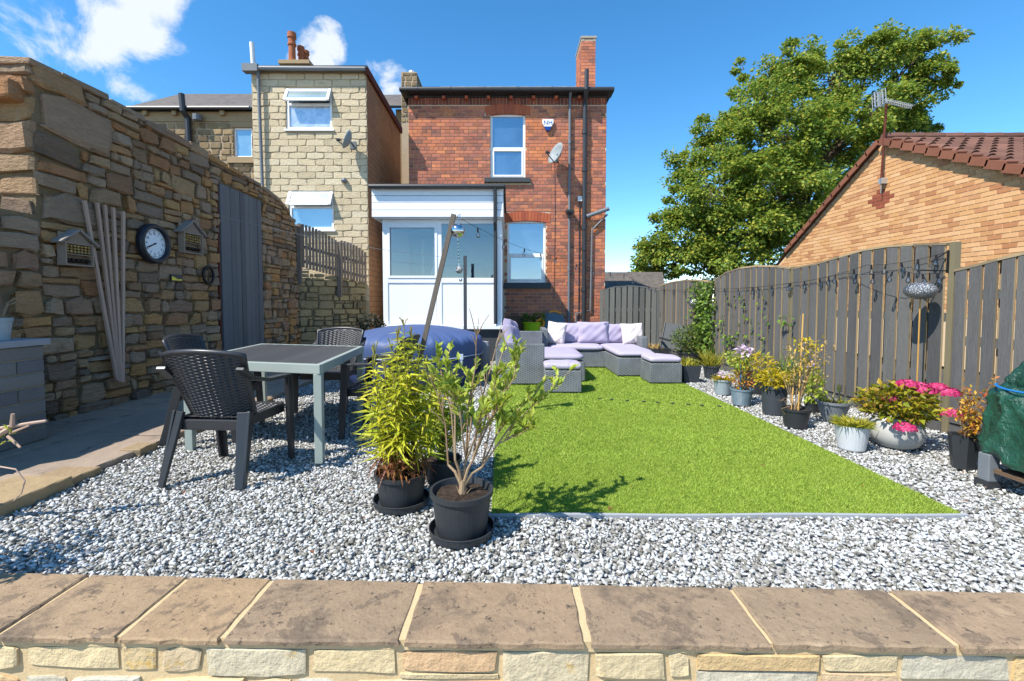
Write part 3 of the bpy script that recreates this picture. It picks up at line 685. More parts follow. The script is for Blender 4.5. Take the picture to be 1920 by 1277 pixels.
partition(2.3, YQ, 1.05, 2.0, .4, .22, R)
partition(YQ, YE, 1.05, 3.7, .3, .15, R)
out = []
for u0, u1, v0, v1 in R:
    tz = wall_top((u0 + u1) / 2) - .05
    if v0 > tz - .03: continue
    out.append((u0 + .006, u1 - .006, v0 + .005, min(v1, tz) - .005))
quo = []; zq = 1.95                                 # large quoin stones at the corner
for h, l in ((.3, .62), (.16, .38), (.12, .5), (.26, .42), (.42, .8), (.22, .5)):
    if zq + h < prof[0][1] + .1: quo.append((YQ + .0, YQ + l, zq + .005, zq + h - .008)); zq += h
out = clip(out, [(q[0] - .1, q[1], q[2], q[3]) for q in quo] + [(DY0, DY1, 0, DZ)], .05) + quo
out = [r for r in out if r[3] - r[2] > .03]
masonry(lw, 'stone', out, (WX, 0, 0), PI / 2, M['rubble'], depth=.042, rough=.6, maxn=300, prefer=lambda i: -(out[i][1] - out[i][0]) * (out[i][3] - out[i][2]) / max(2.5, out[i][0]) ** 2)
q2 = []; zq = 1.9
while zq < prof[0][1] - .12:
    h = random.uniform(.14, .3); x = WX + .02
    while x > -6.6:
        wd = random.uniform(.25, .6); q2.append((x - wd + .01, x - .004, zq + .005, zq + h - .006)); x -= wd
    zq += h
masonry(lw, 'quoin_stone', q2, (0, YQ + .005, 0), 0, M['rubble'], depth=.05, rough=.3)
for i in range(60):                                 # flat coping stones
    pass
y = YQ - .06; k = 0
while y < YE - .05:
    l = random.uniform(.28, .6); y2 = min(y + l, YE); za, zb = wall_top(max(y, YQ)), wall_top(max(YQ, y2 - .02)); th = random.uniform(.05, .1); o_ = random.uniform(.0, .05)
    b = B(); vs = []
    for X in (WX - .6, WX + o_ + .02):
        for yy, zz in ((y, za), (y2 - .012, zb)):
            vs += [(X, yy, zz - th), (X, yy + random.uniform(-.01, .01), zz + random.uniform(-.025, .02))]
    b.add(vs, [(0, 1, 3, 2), (4, 6, 7, 5), (0, 4, 5, 1), (2, 3, 7, 6), (1, 5, 7, 3), (0, 2, 6, 4)]); b.build('coping_stone', M['rubble'], lw, bevel=.015); y = y2
b = B(); b.box(-7.2, WX - .62, YQ - .1, YQ + .5, prof[0][1] - .09, prof[0][1] - .02); b.build('coping_stone', M['rubble'], lw, bevel=.02)
b = B(); b.box(-5.5, WX - .05, YQ - .16, YQ + .1, prof[0][1] - .42, prof[0][1] - .24); b.build('projecting_stone', M['rubble'], lw, bevel=.03)

door = thing('plank_door', 'tall grey weathered plank door set in the stone wall', 'door', (WX, (DY0 + DY1) / 2, 0))
n = 9; dw = (DY1 - DY0 - .06) / n
for i in range(n):
    b = B(); y0_ = DY0 + .04 + i * dw; b.box(WX - .02, WX + .035 + random.uniform(0, .008), y0_ + .004, y0_ + dw - .004, .06, DZ - .02 - .03 * i / n + random.uniform(-.01, .01)); b.build('plank', M['door_wood'], door)
b = B(); b.box(WX - .03, WX + .02, DY0 + .002, DY0 + .036, .05, DZ - .05); b.build('door_jamb', M['rust'], door)
b = B(); b.box(WX - .06, WX - .021, DY0 + .01, DY1 - .01, .05, DZ - .1); b.build('backing_board', M['door_wood'], door)

# low wall with picket fence
A, Bp = Vector((WX + .02, YE - .1, 0)), Vector((-3.29, 10.44, 0)); th = math.atan2(Bp.y - A.y, Bp.x - A.x); LN = (Bp - A).length
lo = thing('low_stone_wall', 'lower mossy stone wall below the slatted picket fence', 'wall', A)
R = []; partition(0, LN, 0, 1.9, .26, .15, R)
R = [(a + .006, c - .006, d + .005, min(e, 1.86 - .2 * (a + c) / 2 / LN) - .005) for a, c, d, e in R]; R = [r for r in R if r[3] - r[2] > .03]
dv = Vector((math.cos(th), math.sin(th), 0)); nv = Vector((math.sin(th), -math.cos(th), 0))
b = B(); q = [A + nv * -.01, Bp + nv * -.01, Bp - nv * .3, A - nv * .3]; b.prism([(p.x, p.y) for p in q], 0, 1.66); b.build('wall_core', M['rubble_joint'], lo)
masonry(lo, 'stone', R, A, th, M['low_rubble'], depth=.035, rough=.28)
pf = thing('picket_fence', 'bow topped weathered picket fence on top of the low stone wall', 'fence', A + Vector((0, 0, 1.6)))
nP = 22
for i in range(nP):
    t = (i + .5) / nP; p = A + dv * (LN * t) + nv * .07
    if t < .58: s = t / .58; zt = 2.80 - .07 * s - .26 * s * s
    else: s = (t - .58) / .42; zt = 2.53 - .02 * s - .22 * s * s
    zb = 1.92 - .33 * t; b = B(); hw = LN / nP * .36
    b.add([p + dv * i_ * hw + nv * j_ * .008 + Vector((0, 0, z_)) for z_ in (zb, zt) for i_, j_ in ((-1, 1), (1, 1), (1, -1), (-1, -1))], [(0, 1, 5, 4), (1, 2, 6, 5), (2, 3, 7, 6), (3, 0, 4, 7), (4, 5, 6, 7), (3, 2, 1, 0)])
    b.build('picket', M['picket'], pf)
for zz in (0, 1):
    b = B(); o = Vector((0, 0, 2.05 + .3 * zz)); b.bar(A + nv * .045 + o, Bp + nv * .045 + o - Vector((0, 0, .3)), .018, .03); b.build('rail', M['picket'], pf)
for t, z0_, z1_ in ((.02, 1.55, 2.78), (.58, 1.3, 2.5)):
    p = A + dv * (LN * t) + nv * .06; b = B(); b.bar(p + Vector((0, 0, z0_)), p + Vector((0, 0, z1_)), .04, .03); b.build('post', M['picket'], pf)

# ------------------------------------------------------------------ windows helper
def window(parent, x0, x1, z0, z1, y, pm, transom=None, fw=.055, vents=False, fm='white', sash=True):
    b = B(); m = M[fm]
    b.box(x0, x0 + fw, y, y + .06, z0, z1); b.box(x1 - fw, x1, y, y + .06, z0, z1); b.box(x0 + fw, x1 - fw, y, y + .06, z1 - fw, z1); b.box(x0 + fw, x1 - fw, y, y + .06, z0, z0 + fw)
    if transom: b.box(x0 + fw, x1 - fw, y, y + .06, transom - fw * .5, transom + fw * .5)
    w_ = b.build('window', m, parent, bevel=.006)
    spans = [(z0 + fw, z1 - fw)] if not transom else [(z0 + fw, transom - fw * .5), (transom + fw * .5, z1 - fw)]
    for k, (a, c) in enumerate(spans):
        if sash and k == 0 and transom:
            b = B(); s = fw * .7
            b.box(x0 + fw, x0 + fw + s, y - .012, y + .04, a, c); b.box(x1 - fw - s, x1 - fw, y - .012, y + .04, a, c); b.box(x0 + fw + s, x1 - fw - s, y - .012, y + .04, a, a + s); b.box(x0 + fw + s, x1 - fw - s, y - .012, y + .04, c - s, c)
            b.build('sash', m, w_)
        p_ = pm[k] if isinstance(pm, list) else pm
        b = B(); b.add([(x0 + fw, y + .03, a), (x1 - fw, y + .03, a), (x1 - fw, y + .03, c), (x0 + fw, y + .03, c)], [(0, 1, 2, 3)]); b.build('pane', M[p_], w_)
    return w_

# ------------------------------------------------------------------ red brick house
YH = 11.3
def H(px, py): p = at(px, py, YH); return p.x, p.z
HX0, ZE = H(768, 182); HX1 = H(1137, 250)[0]; HX0 = H(766, 260)[0]
rh = thing('red_brick_house', 'two storey red brick house with white windows, slate roof and tall brick chimney', 'house', (0, YH, 0))
def R4(a, b_, c, d): x0, z1 = H(a, b_); x1, z0 = H(c, d); return (x0, x1, z0, z1)
UW, LWN = R4(919, 213, 985, 334), R4(951, 414, 1023, 530)
b = B(); holed(b, HX0, HX1, 0, ZE, YH + .006, [UW, LWN], .13); b.box(HX0, HX1, YH + .136, YH + 5.2, 0, ZE)
b.add([(HX0, YH + .006, 0), (HX0, YH + .14, 0), (HX0, YH + .14, ZE), (HX0, YH + .006, ZE)], [(0, 3, 2, 1)]); b.add([(HX1, YH + .006, 0), (HX1, YH + .14, 0), (HX1, YH + .14, ZE), (HX1, YH + .006, ZE)], [(0, 1, 2, 3)])
hw = b.build('wall', M['red_mortar'], rh)
ztop = H(900, 197)[1]
PR = at(948, 400, YH)                              # junction of porch roof with the house
Rb = bond(HX0, HX1, .02, ztop, .226, .0825, .011, 5)
aw = .10
def arch_rect(wn): return (wn[0] - aw, wn[1] + aw, wn[3] - .05, wn[3] + .23)
sillU, sillL = (UW[0] - .14, UW[1] + .12, UW[2] - .12, UW[2]), (LWN[0] - .1, LWN[1] + .12, LWN[2] - .15, LWN[2])
Rb = clip(Rb, [UW, LWN, arch_rect(UW), arch_rect(LWN), sillU, sillL, (HX0 - 1, -.12, 0, 3.1)])
Rb = [r for r in Rb if r[1] - r[0] > .03 and r[3] - r[2] > .03]
def pref(i): r = Rb[i]; full = abs((r[1] - r[0]) - .215) < .004 and r[3] - r[2] > .07; return (0 if full else 1, abs((r[0] + r[1]) / 2 - .9) + abs((r[2] + r[3]) / 2 - 3.2) * .8)
masonry(hw, 'brick', Rb, (0, YH, 0), 0, M['red_brick'], depth=.007, prefer=pref, share=True, restname='brickwork')
sol = []; x = HX0
while x < HX1 - .02: sol.append((x + .005, min(x + .08, HX1) - .005, ztop + .006, ZE - .02)); x += .0825
masonry(hw, 'soldier_brick', sol, (0, YH, 0), 0, M['soldier'], depth=.012, share=True)
for wn in (UW, LWN):
    n = 15; cx = (wn[0] + wn[1]) / 2; half = (wn[1] - wn[0]) / 2 + aw
    for i in range(n):
        b = B(); vs = []
        for dy in (-.014, .1):
            for a, (off, top) in ((i / n, (1, 0)), ((i + 1) / n, (-1, 0)), ((i + 1) / n, (-1, 1)), (i / n, (1, 1))):
                s = a * 2 - 1; xx = cx + s * half * (1 + .05 * top) + off * .004; vs.append((xx, YH + dy, wn[3] - .055 * s * s + (.225 if top else .0)))
        b.add(vs, [(0, 1, 2, 3), (1, 0, 4, 5), (2, 1, 5, 6), (3, 2, 6, 7), (0, 3, 7, 4)]); b.build('arch_brick', M['arch'], hw)
window(rh, UW[0], UW[1], UW[2], UW[3], YH + .06, 'pane_upper', H(0, 277)[1])
window(rh, LWN[0], LWN[1], LWN[2], LWN[3], YH + .06, 'pane_upper', H(0, 477)[1])
for s in (sillU, sillL):
    b = B(); b.box(s[0], s[1], YH - .09, YH + .1, s[2] + .003, s[3] - .003); b.build('sill', M['grey_paint'], rh, bevel=.008)
b = B(); b.box(HX0 - .02, HX1 + .02, YH - .03, YH + .1, ZE - .018, ZE + .02); b.box(HX0 - .12, HX1 + .12, YH - .2, YH + .1, ZE + .022, ZE + .04); b.build('eaves_board', M['black_plastic'], rh)
for px in (782, 833, 875, 916, 958, 1000, 1042, 1085):
    x = H(px, 190)[0]; b = B(); b.box(x - .035, x + .035, YH - .13, YH - .004, ZE - .085, ZE - .02); b.build('corbel', M['arch'], rh)
gz = ZE + .075
b = B(); b.tube([(HX0 - .15, YH - .24, gz), (HX1 + .12, YH - .24, gz)], .055, 10)
for i in range(6):
    x = HX0 + (HX1 - HX0) * (i + .3) / 6; b.tube([(x, YH - .24, gz), (x + .04, YH - .24, gz)], .062, 10)
b.build('gutter', M['black_plastic'], rh)
rl, rr = at(826, 168, 13.9), at(1120, 166, 13.9); rz = rl.z
roof = B(); e0, e1 = HX0 - .14, HX1 + .1; ye = YH - .24; yb = 16.5; ez = ZE + .06
roof.add([(e0, ye, ez), (e1, ye, ez), (e1, 13.9, rz), (rl.x, 13.9, rz), (e0, yb, ez), (e1, yb, ez), (e0, ye, ez - .03), (e1, ye, ez - .03), (e0, yb, ez - .03), (e1, yb, ez - .03)], [(0, 1, 2, 3), (4, 0, 3), (3, 2, 5, 4), (1, 5, 2), (0, 6, 7, 1), (4, 8, 6, 0), (1, 7, 9, 5)])
ro = roof.build('roof', M['slate'], rh)
k = 12
for i in range(k):
    x0_, x1_ = rl.x + (e1 - rl.x) * i / k, rl.x + (e1 - rl.x) * (i + 1) / k; b = B(); b.tube([(x0_, 13.9, rz), (x1_ - .01, 13.9, rz + .006)], .085, 8); b.build('ridge_tile', M['lead'], ro)
CY = 12.4; c0, c1 = at(1090, 100, CY), at(1117, 100, CY); ct = at(1100, 68, CY).z; cyb = CY + .95
b = B(); b.box(c0.x + .008, c1.x - .008, CY + .008, cyb, 6.3, ct - .06); chim = b.build('chimney', M['red_mortar'], ro)
masonry(chim, 'brick', bond(c0.x, c1.x, 6.4, ct - .12, .2, .0825, .01), (0, CY, 0), 0, M['red_brick'], depth=.004, share=True)
masonry(chim, 'brick', bond(-cyb, -CY, 6.4, ct - .12, .226, .0825, .01), (c0.x, 0, 0), -PI / 2, M['red_brick'], depth=.004, share=True)
b = B(); b.box(c0.x - .02, c1.x + .02, CY - .02, cyb + .02, ct - .05, ct); b.box(c0.x - .004, c0.x + .08, CY - .004, cyb, ct - .14, ct - .051); b.box(c1.x - .08, c1.x + .004, CY - .004, cyb, ct - .14, ct - .051); b.build('chimney_cap', M['lead'], ro)
# pipes
def pipe(name, pts, r, m='black_plastic', parent=rh, collars=()):
    b = B(); b.tube(pts, r, 10)
    for c in collars: b.tube([(c[0], c[1], c[2] - .05), (c[0], c[1], c[2] + .05)], r * 1.3, 10)
    return b.build(name, M[m], parent, smooth=False)
def hp(px, py, dy=.08): p = at(px, py, YH - dy); return (p.x, p.y, p.z)
x1p = hp(1068, 300)[0]
pipe('downpipe', [(x1p, YH - .2, ZE + .03), (x1p, YH - .075, ZE - .1), (x1p, YH - .075, hp(0, 400)[2])], .032, 'grey_plastic', collars=[(x1p, YH - .075, ZE - 1.1)])
pipe('downpipe', [(x1p, YH - .075, hp(0, 408)[2]), (x1p, YH - .075, .03)], .032, 'grey_plastic', collars=[(x1p, YH - .075, 2.0), (x1p, YH - .075, .9)])
b = B(); zt = hp(0, 399)[2]; b.lathe([(.05, -.12), (.06, -.08), (.12, 0), (.13, .05), (.0, .05)], 4, (x1p, YH - .13, zt), ph=PI / 4); b.build('rainwater_hopper', M['black_plastic'], rh)
x2p = hp(1096, 300)[0]
pipe('soil_pipe', [(x2p, YH - .09, .02), (x2p, YH - .09, ZE - .2), (x2p, YH - .3, ZE + .05), (x2p, YH - .3, ZE + .5)], .052, 'black_plastic', collars=[(x2p, YH - .09, z_) for z_ in (1.5, 2.5, 3.0, 4.4, 5.3)])
p0, p1 = hp(1100, 406, .1), hp(1142, 391, .16)
pipe('waste_pipe', [p0, p1], .05, 'grey_plastic'); p2, p3, p4, p5 = hp(1139, 402, .1), hp(1110, 431, .06), hp(1107, 582, .06), hp(1080, 588, .06)
pipe('waste_pipe', [p2, p3, p4, p5, (p5[0], p5[1], .05)], .022, 'grey_plastic')
pipe('cable', [hp(1040, 300, .012), hp(1041, 400, .012), hp(1039, 560, .012)], .006); pipe('cable', [hp(1087, 380, .02), hp(1085, 600, .02)], .012)
b = B(); x, y_, z = hp(1087, 373, .05); b.box(x - .05, x + .05, YH - .09, YH - .01, z - .06, z + .06); b.build('junction_box', M['white_dull'], rh)

def at_box(name, label, cat): pass
al = thing('alarm_box', 'white and blue burglar alarm box on the red brick wall beside the upper window', 'alarm', hp(1027, 236, .0))
x, y_, z = hp(1027, 236, 0); s = 10.5 / F * YH
b = B(); b.wprism([(x - s * .95, z + s * .95), (x - s, z + s * .3), (x - s * .62, z - s * .35), (x + s * .62, z - s * .35), (x + s, z + s * .3), (x + s * .95, z + s * .95)], YH - .08, YH - .009); b.build('casing', M['white'], al, bevel=.01)
b = B(); b.wprism([(x - s * .62, z - s * .36), (x - s * .3, z - s), (x + s * .3, z - s), (x + s * .62, z - s * .36)], YH - .08, YH - .009); b.build('lens', mat('alarm_blue', '#1f3f8a', .3, ()), al, bevel=.006)
text_mesh('lettering', 'NH', s * 1.05, (x, YH - .0835, z + s * .3), (PI / 2, 0, 0), bpy.data.materials['alarm_blue'], al)
def dish(name, label, c, yaw, r, Y):
    t_ = thing(name, label, 'satellite dish', c, 0); c = Vector(c)
    R3 = Matrix.Rotation(yaw, 4, 'Z') @ Matrix.Rotation(math.radians(-22), 4, 'X')
    b = B(); prof_ = [(0, -.06), (.4, -.05), (.75, -.022), (1, .02), (1.0, .03), (.75, -.008), (.4, -.034), (0, -.045)]
    b.lathe([(a * r, z_) for a, z_ in prof_], 28); b.v = [tuple(c + R3 @ Vector((x, -z_ * 1.2, y_ * 1.12))) for x, y_, z_ in b.v]; b.build('reflector', M['dish'], t_, smooth=True)
    arm0 = c + R3 @ Vector((0, .02, -r * .9)); tip = c + R3 @ Vector((0, -.42 * r / .3 * .8, -r * .55)); b = B(); b.tube([arm0, tip], .012, 6); b.build('arm', M['black_plastic'], t_)
    b = B(); b.tube([tip, tip + (c - tip).normalized() * .09], [.035, .03], 10); b.build('receiver', M['black_plastic'], t_)
    b = B(); b.tube([c + R3 @ Vector((0, .04, 0)), (c.x + .02, Y - .03, c.z - .02), (c.x + .02, Y - .006, c.z - .02)], .022, 8); b.box(c.x - .05, c.x + .09, Y - .02, Y - .007, c.z - .1, c.z + .06); b.build('bracket', M['grey_plastic'], t_)
p = at(1043, 288, YH - .34); dish('satellite_dish', 'grey satellite dish on the red brick wall beside the downpipe', p, math.radians(-58), .24, YH)

# ------------------------------------------------------------------ white porch
YP = 9.0
def Q(px, py): p = at(px, py, YP); return p.x, p.z
po = thing('porch', 'white framed glazed porch with flat felt roof on the back of the brick house', 'porch', (-1.4, YP, 0))
x0, zt = Q(701, 351); x1, zf = Q(944, 410); xa, zs = Q(719, 612); xb, _ = Q(941, 612)
zt = Q(800, 357)[1]; yb = YH - .02
nb = 4; bh = (zt - zf) / nb
for i in range(nb):
    b = B(); b.box(x0, x1, YP - .16 + .003 * i, YP - .13, zf + i * bh + .004, zf + (i + 1) * bh - .004); b.build('fascia_board', M['white'], po, bevel=.004)
    b = B(); b.box(x1 - .03, x1 - .003 * i, YP - .128, yb, zf + i * bh + .004, zf + (i + 1) * bh - .004); b.build('fascia_board', M['white_dull'], po)
    b = B(); b.box(x0 + .003 * i, x0 + .03, YP - .128, yb, zf + i * bh + .004, zf + (i + 1) * bh - .004); b.build('fascia_board', M['white_dull'], po)
b = B(); b.box(x0 - .03, x1 + .04, YP - .2, yb, zt + .002, zt + .075); b.build('roof', M['felt'], po)
b = B(); b.tube([(x0 - .02, YP - .24, zt + .02), (x1 + .02, YP - .24, zt + .02)], .045, 10); b.build('gutter', M['black_plastic'], po)
b = B(); b.box(x0 + .03, x1 - .03, YP - .12, yb, zf - .02, zf + .01); b.build('soffit', M['white_dull'], po)
b = B(); b.box(xa, xb, YP + .03, yb, 0, zs - .05); b.build('plinth', M['grey_paint'], po)
b = B(); b.box(xa + .1, xb - .1, YP + .12, yb, zs - .04, zs + .01); b.build('floor', M['white_dull'], po)
b = B(); b.box(xa - .02, xb + .03, YP - .06, YP + .08, zs - .05, zs + .02); b.build('sill', M['white'], po)
xm = Q(824, 500)[0]; zr = Q(0, 526)[1]
b = B()
for a, c in ((xa, xa + .1), (xm - .045, xm + .045), (xb - .14, xb)): b.box(a, c, YP, YP + .07, zs + .02, zf - .02)
b.box(xa + .1, xm - .045, YP, YP + .07, zr - .05, zr + .05); b.box(xm + .045, xb - .14, YP, YP + .07, zr - .05, zr + .05)
b.box(xa + .1, xm - .045, YP, YP + .07, zf - .13, zf - .02); b.box(xm + .045, xb - .14, YP, YP + .07, zf - .1, zf - .02)
b.box(xb - .07, xb, YP + .072, yb, zs + .02, zs + .1); b.box(xb - .07, xb, YP + .072, yb, zr - .03, zr + .05); b.box(xb - .07, xb, YP + .072, yb, zf - .1, zf - .02)
for yy in (YP + .75, YP + 1.5): b.box(xb - .07, xb, yy, yy + .07, zs + .1, zf - .1)
b.box(xa, xa + .06, YP + .072, yb, zs, zf - .02)
b.build('frame', M['white'], po, bevel=.006)
for a, c in ((xa + .1, xm - .045), (xm + .045, xb - .14)):
    b = B(); b.box(a, c, YP + .02, YP + .05, zs + .02, zr - .05); b.build('lower_panel', M['white'], po)
    b = B(); b.box(a + .02, c - .02, YP + .012, YP + .018, zs + .06, zr - .09); b.build('panel_bead', M['white'], po)
    b = B(); b.add([(a, YP + .035, zr + .05), (c, YP + .035, zr + .05), (c, YP + .035, zf - .1), (a, YP + .035, zf - .1)], [(0, 1, 2, 3)]); b.build('pane', M['pane_clear'], po)
b = B(); s = .045; a, c, e, f = xa + .1, xm - .045, zr + .05, zf - .13
b.box(a, a + s, YP - .014, YP + .02, e, f); b.box(c - s, c, YP - .014, YP + .02, e, f); b.box(a + s, c - s, YP - .014, YP + .02, e, e + s); b.box(a + s, c - s, YP - .014, YP + .02, f - s, f); b.build('opening_sash', M['white'], po)
b = B(); b.add([(xb - .035, YP + .08, zr + .05), (xb - .035, yb, zr + .05), (xb - .035, yb, zf - .1), (xb - .035, YP + .08, zf - .1)], [(0, 1, 2, 3)]); b.build('pane', M['pane_clear'], po)
b = B(); b.box(xb - .05, xb - .02, YP + .08, yb, zs + .1, zr - .03); b.build('lower_panel', M['white_dull'], po)
b = B(); b.box(xa + .1, xm - .3, yb - .06, yb - .02, zs, zf - .05); b.build('inner_wall', mat('inner_wall', '#8fa3ad', .7, ()), po)
b = B(); b.box(xm - .29, xb - .1, yb - .06, yb - .02, zs, zf - .05); b.build('inner_wall', mat('inner_grey', '#a9b0b2', .7, ()), po)
for xx in (xa + .35, xa + .62):
    b = B(); b.box(xx, xx + .06, yb - .1, yb - .065, zs, zf - .1); b.build('inner_door_frame', M['white'], po)
b = B(); b.wprism([(xa + .45, zs + .02), (xa + 1.05, zs + .02), (xa + .8, zr + .45)], YP + 1.2, YP + 1.24); b.build('interior_stair', M['white_dull'], po)
for xx, hh in ((xm + .75, .42), (xm + 1.02, .34)):
    b = B(); b.lathe([(.08, 0), (.16, .12), (.17, .3), (.1, hh), (0, hh)], 16, (xx, YP + .5, zr - .04)); b.build('indoor_pot', M['blue_grey'], po)
xd = Q(929, 400)[0]
pipe('downpipe', [(xd, YP - .24, zt), (xd, YP - .22, zt - .12), (xd, YP - .18, zf - .1), (xd, YP - .05, zf - .25), (xd, YP - .05, zs + .05)], .035, 'black_plastic', po)

# ------------------------------------------------------------------ beige block house
YL = 10.5
def K(px, py): p = at(px, py, YL); return p.x, p.z
bx0, _ = K(473, 220); bx1, _ = K(688, 220); bz = K(580, 132)[1]
bh_ = thing('beige_block_house', 'narrow beige stone block house extension with two white top opening windows', 'house', (-4.6, YL, 0))
def K4(a, b_, c, d): x0, z1 = K(a, b_); x1, z0 = K(c, d); return (x0, x1, z0, z1)
W1, W2 = K4(536, 165, 623, 243), K4(541, 358, 626, 431)
YBE = 13.7; zr2 = bz - .12
b = B(); holed(b, bx0, bx1, 0, bz, YL + .006, [W1, W2], .1); b.box(bx0, bx1 - .02, YL + .106, YBE, 0, bz - .15)
b.add([(bx0, YL + .006, 0), (bx0, YL + .11, 0), (bx0, YL + .11, bz), (bx0, YL + .006, bz)], [(0, 3, 2, 1)])
bw = b.build('wall', M['beige_mortar'], bh_)
b = B(); b.add([(bx1, YL + .006, 0), (bx1, YBE, 0), (bx1, YBE, zr2), (bx1, YL + .006, bz)], [(0, 1, 2, 3)]); b.build('side_wall', M['side_brick'], bh_)
Rk = clip(bond(bx0, bx1, 1.2, bz - .02, .405, .147, .008), [W1, W2], .04)
masonry(bw, 'block', Rk, (0, YL, 0), 0, M['beige'], depth=.009, rough=.04, maxn=300, edge=.72, lim=.86)
window(bh_, W1[0], W1[1], W1[2], W1[3], YL + .02, ['pane_curtain', 'pane_upper'], K(0, 195)[1], sash=False)
window(bh_, W2[0], W2[1], W2[2], W2[3], YL + .02, ['pane_pale', 'pane_upper'], K(0, 388)[1], sash=False)
for wn, zt_ in ((W1, K(0, 195)[1]), (W2, K(0, 388)[1])):
    b = B(); f = .05; t0, t1 = Vector((0, YL - .0, wn[3] - .03)), Vector((0, YL - .16, zt_ + .02))
    for a, c in ((wn[0] + .01, wn[0] + .07), (wn[1] - .07, wn[1] - .01)): b.bar((a / 2 + c / 2, t0.y, t0.z), (a / 2 + c / 2, t1.y, t1.z), .03, .02)
    for q in (t0 + (t1 - t0) * .1, t0 + (t1 - t0) * .93): b.bar((wn[0] + .07, q.y, q.z), (wn[1] - .07, q.y, q.z), .02, .03)
    sh = b.build('open_vent', M['white'], bh_)
    b = B(); p, q = t0 + (t1 - t0) * .15, t0 + (t1 - t0) * .9; b.add([(wn[0] + .07, q.y, q.z), (wn[1] - .07, q.y, q.z), (wn[1] - .07, p.y, p.z), (wn[0] + .07, p.y, p.z)], [(0, 1, 2, 3)]); b.build('pane', M['pane_pale'], sh)
b = B(); b.box(W1[0] - .04, W1[1] + .05, YL - .05, YL + .02, W1[2] - .04, W1[2]); b.build('sill', M['white'], bh_)
b = B(); b.box(W2[0] - .04, W2[1] + .05, YL - .05, YL + .02, W2[2] - .04, W2[2]); b.build('sill', M['white'], bh_)
b = B(); b.add([(bx0 - .08, YL - .12, bz + .05), (bx1 + .06, YL - .12, bz + .05), (bx1 + .06, YBE, zr2 + .05), (bx0 - .08, YBE, zr2 + .05), (bx0 - .08, YL - .12, bz + .0), (bx1 + .06, YL - .12, bz + .0), (bx1 + .06, YBE, zr2), (bx0 - .08, YBE, zr2)], [(0, 1, 2, 3), (4, 5, 1, 0), (5, 6, 2, 1), (7, 4, 0, 3), (7, 6, 5, 4)]); b.build('roof', M['felt'], bh_)
b = B(); b.add([(bx1 + .062, YL - .1, bz + .04), (bx1 + .062, YBE, zr2 + .04), (bx1 + .062, YBE, zr2 - .12), (bx1 + .062, YL - .1, bz - .12), (bx1 + .01, YL - .1, bz + .04), (bx1 + .01, YBE, zr2 + .04), (bx1 + .01, YBE, zr2 - .12), (bx1 + .01, YL - .1, bz - .12)], [(0, 3, 2, 1), (4, 7, 3, 0), (7, 6, 2, 3)]); b.build('verge_board', M['rust'], bh_)
b = B(); b.tube([(bx0 + .1, YL - .14, bz - .02), (bx1 + .02, YL - .14, bz - .04)], .05, 8); b.box(bx0 - .1, bx0 + .24, YL - .2, YL - .03, bz - .1, bz + .06); b.build('gutter', M['grey_plastic'], bh_)
xx = K(491, 250)[0]; pipe('downpipe', [(xx, YL - .1, bz - .08), (xx + .05, YL - .06, 1.6)], .035, 'grey_plastic', bh_)
p = at(475, 125, YL + .3); q = at(472, 80, YL + .3); b = B(); b.tube([p, q], .05, 10); b.build('vent_pipe', M['white_dull'], bh_)
p = at(645, 342, YL - .05); b = B(); b.lathe([(.05, 0), (.07, .04), (.05, .09), (0, .1)], 10, p); b.build('outside_lamp', M['grey_plastic'], bh_)
p = at(652, 262, YL - .3); dish('satellite_dish', 'small satellite dish seen edge on against the beige block wall', p, math.radians(-78), .19, YL)

# stone house behind, its chimney, and the stone stack behind the brick house
YS = 15.5
def S(px, py): p = at(px, py, YS); return p.x, p.z
sx0, sez = S(232, 209); sx1, _ = S(476, 209)
sh = thing('stone_house', 'far stone house with slate roof and small white window behind the rubble wall', 'house', (-10, YS, 0))
W3 = (S(431, 0)[0], S(466, 0)[0], S(0, 295)[1], S(0, 239)[1])
b = B(); holed(b, sx0, sx1, 0, sez, YS + .006, [W3], .12); b.box(sx0, sx1, YS + .127, YS + 5, 0, sez); sw = b.build('wall', M['house_joint'], sh)
Rs = clip(courses(sx0, sx1, 4.4, sez - .35, .17, .25, .25, .55, .025), [W3, (W3[0] - .1, W3[1] + .15, W3[3], W3[3] + .3), (W3[0] - .2, W3[1] + .15, W3[2] - .2, W3[2])], .06)
masonry(sw, 'stone', Rs, (0, YS, 0), 0, M['house_stone'], depth=.025, rough=.12)
b = B(); b.box(W3[0] - .1, W3[1] + .15, YS - .03, YS + .05, W3[3] + .003, W3[3] + .29); b.build('lintel', M['dress_stone'], sh)
b = B(); b.box(W3[0] - .2, W3[1] + .15, YS - .08, YS + .05, W3[2] - .2, W3[2] - .003); b.build('sill', M['dress_stone'], sh)
b = B(); b.box(sx0, sx1, YS - .04, YS + .05, sez - .34, sez - .03); b.build('eaves_band', M['dress_stone'], sh)
window(sh, *W3, YS + .06, 'pane_pale')
r0, r1 = at(338, 176, YS + 2.3), at(480, 180, YS + 2.3)
b = B(); e = (S(245, 209)[0] - .1, YS - .15, sez + .05); b.add([(e[0], YS - .2, sez + .04), (sx1, YS - .2, sez + .04), (sx1, r0.y, r0.z), (r0.x, r0.y, r0.z), (e[0], YS + 4.8, sez + .04), (sx1, YS + 4.8, sez + .04)], [(0, 1, 2, 3), (4, 0, 3), (3, 2, 5, 4)]); b.build('roof', M['slate'], sh)
b = B(); b.tube([(e[0], YS - .24, sez + .02), (sx1, YS - .24, sez + .02)], .06, 8); b.build('gutter', M['black_plastic'], sh)
pipe('downpipe', [at(340, 176, YS - .3), at(343, 208, YS - .3), at(352, 222, YS - .12), at(354, 270, YS - .12)], .09, 'black_plastic', sh)
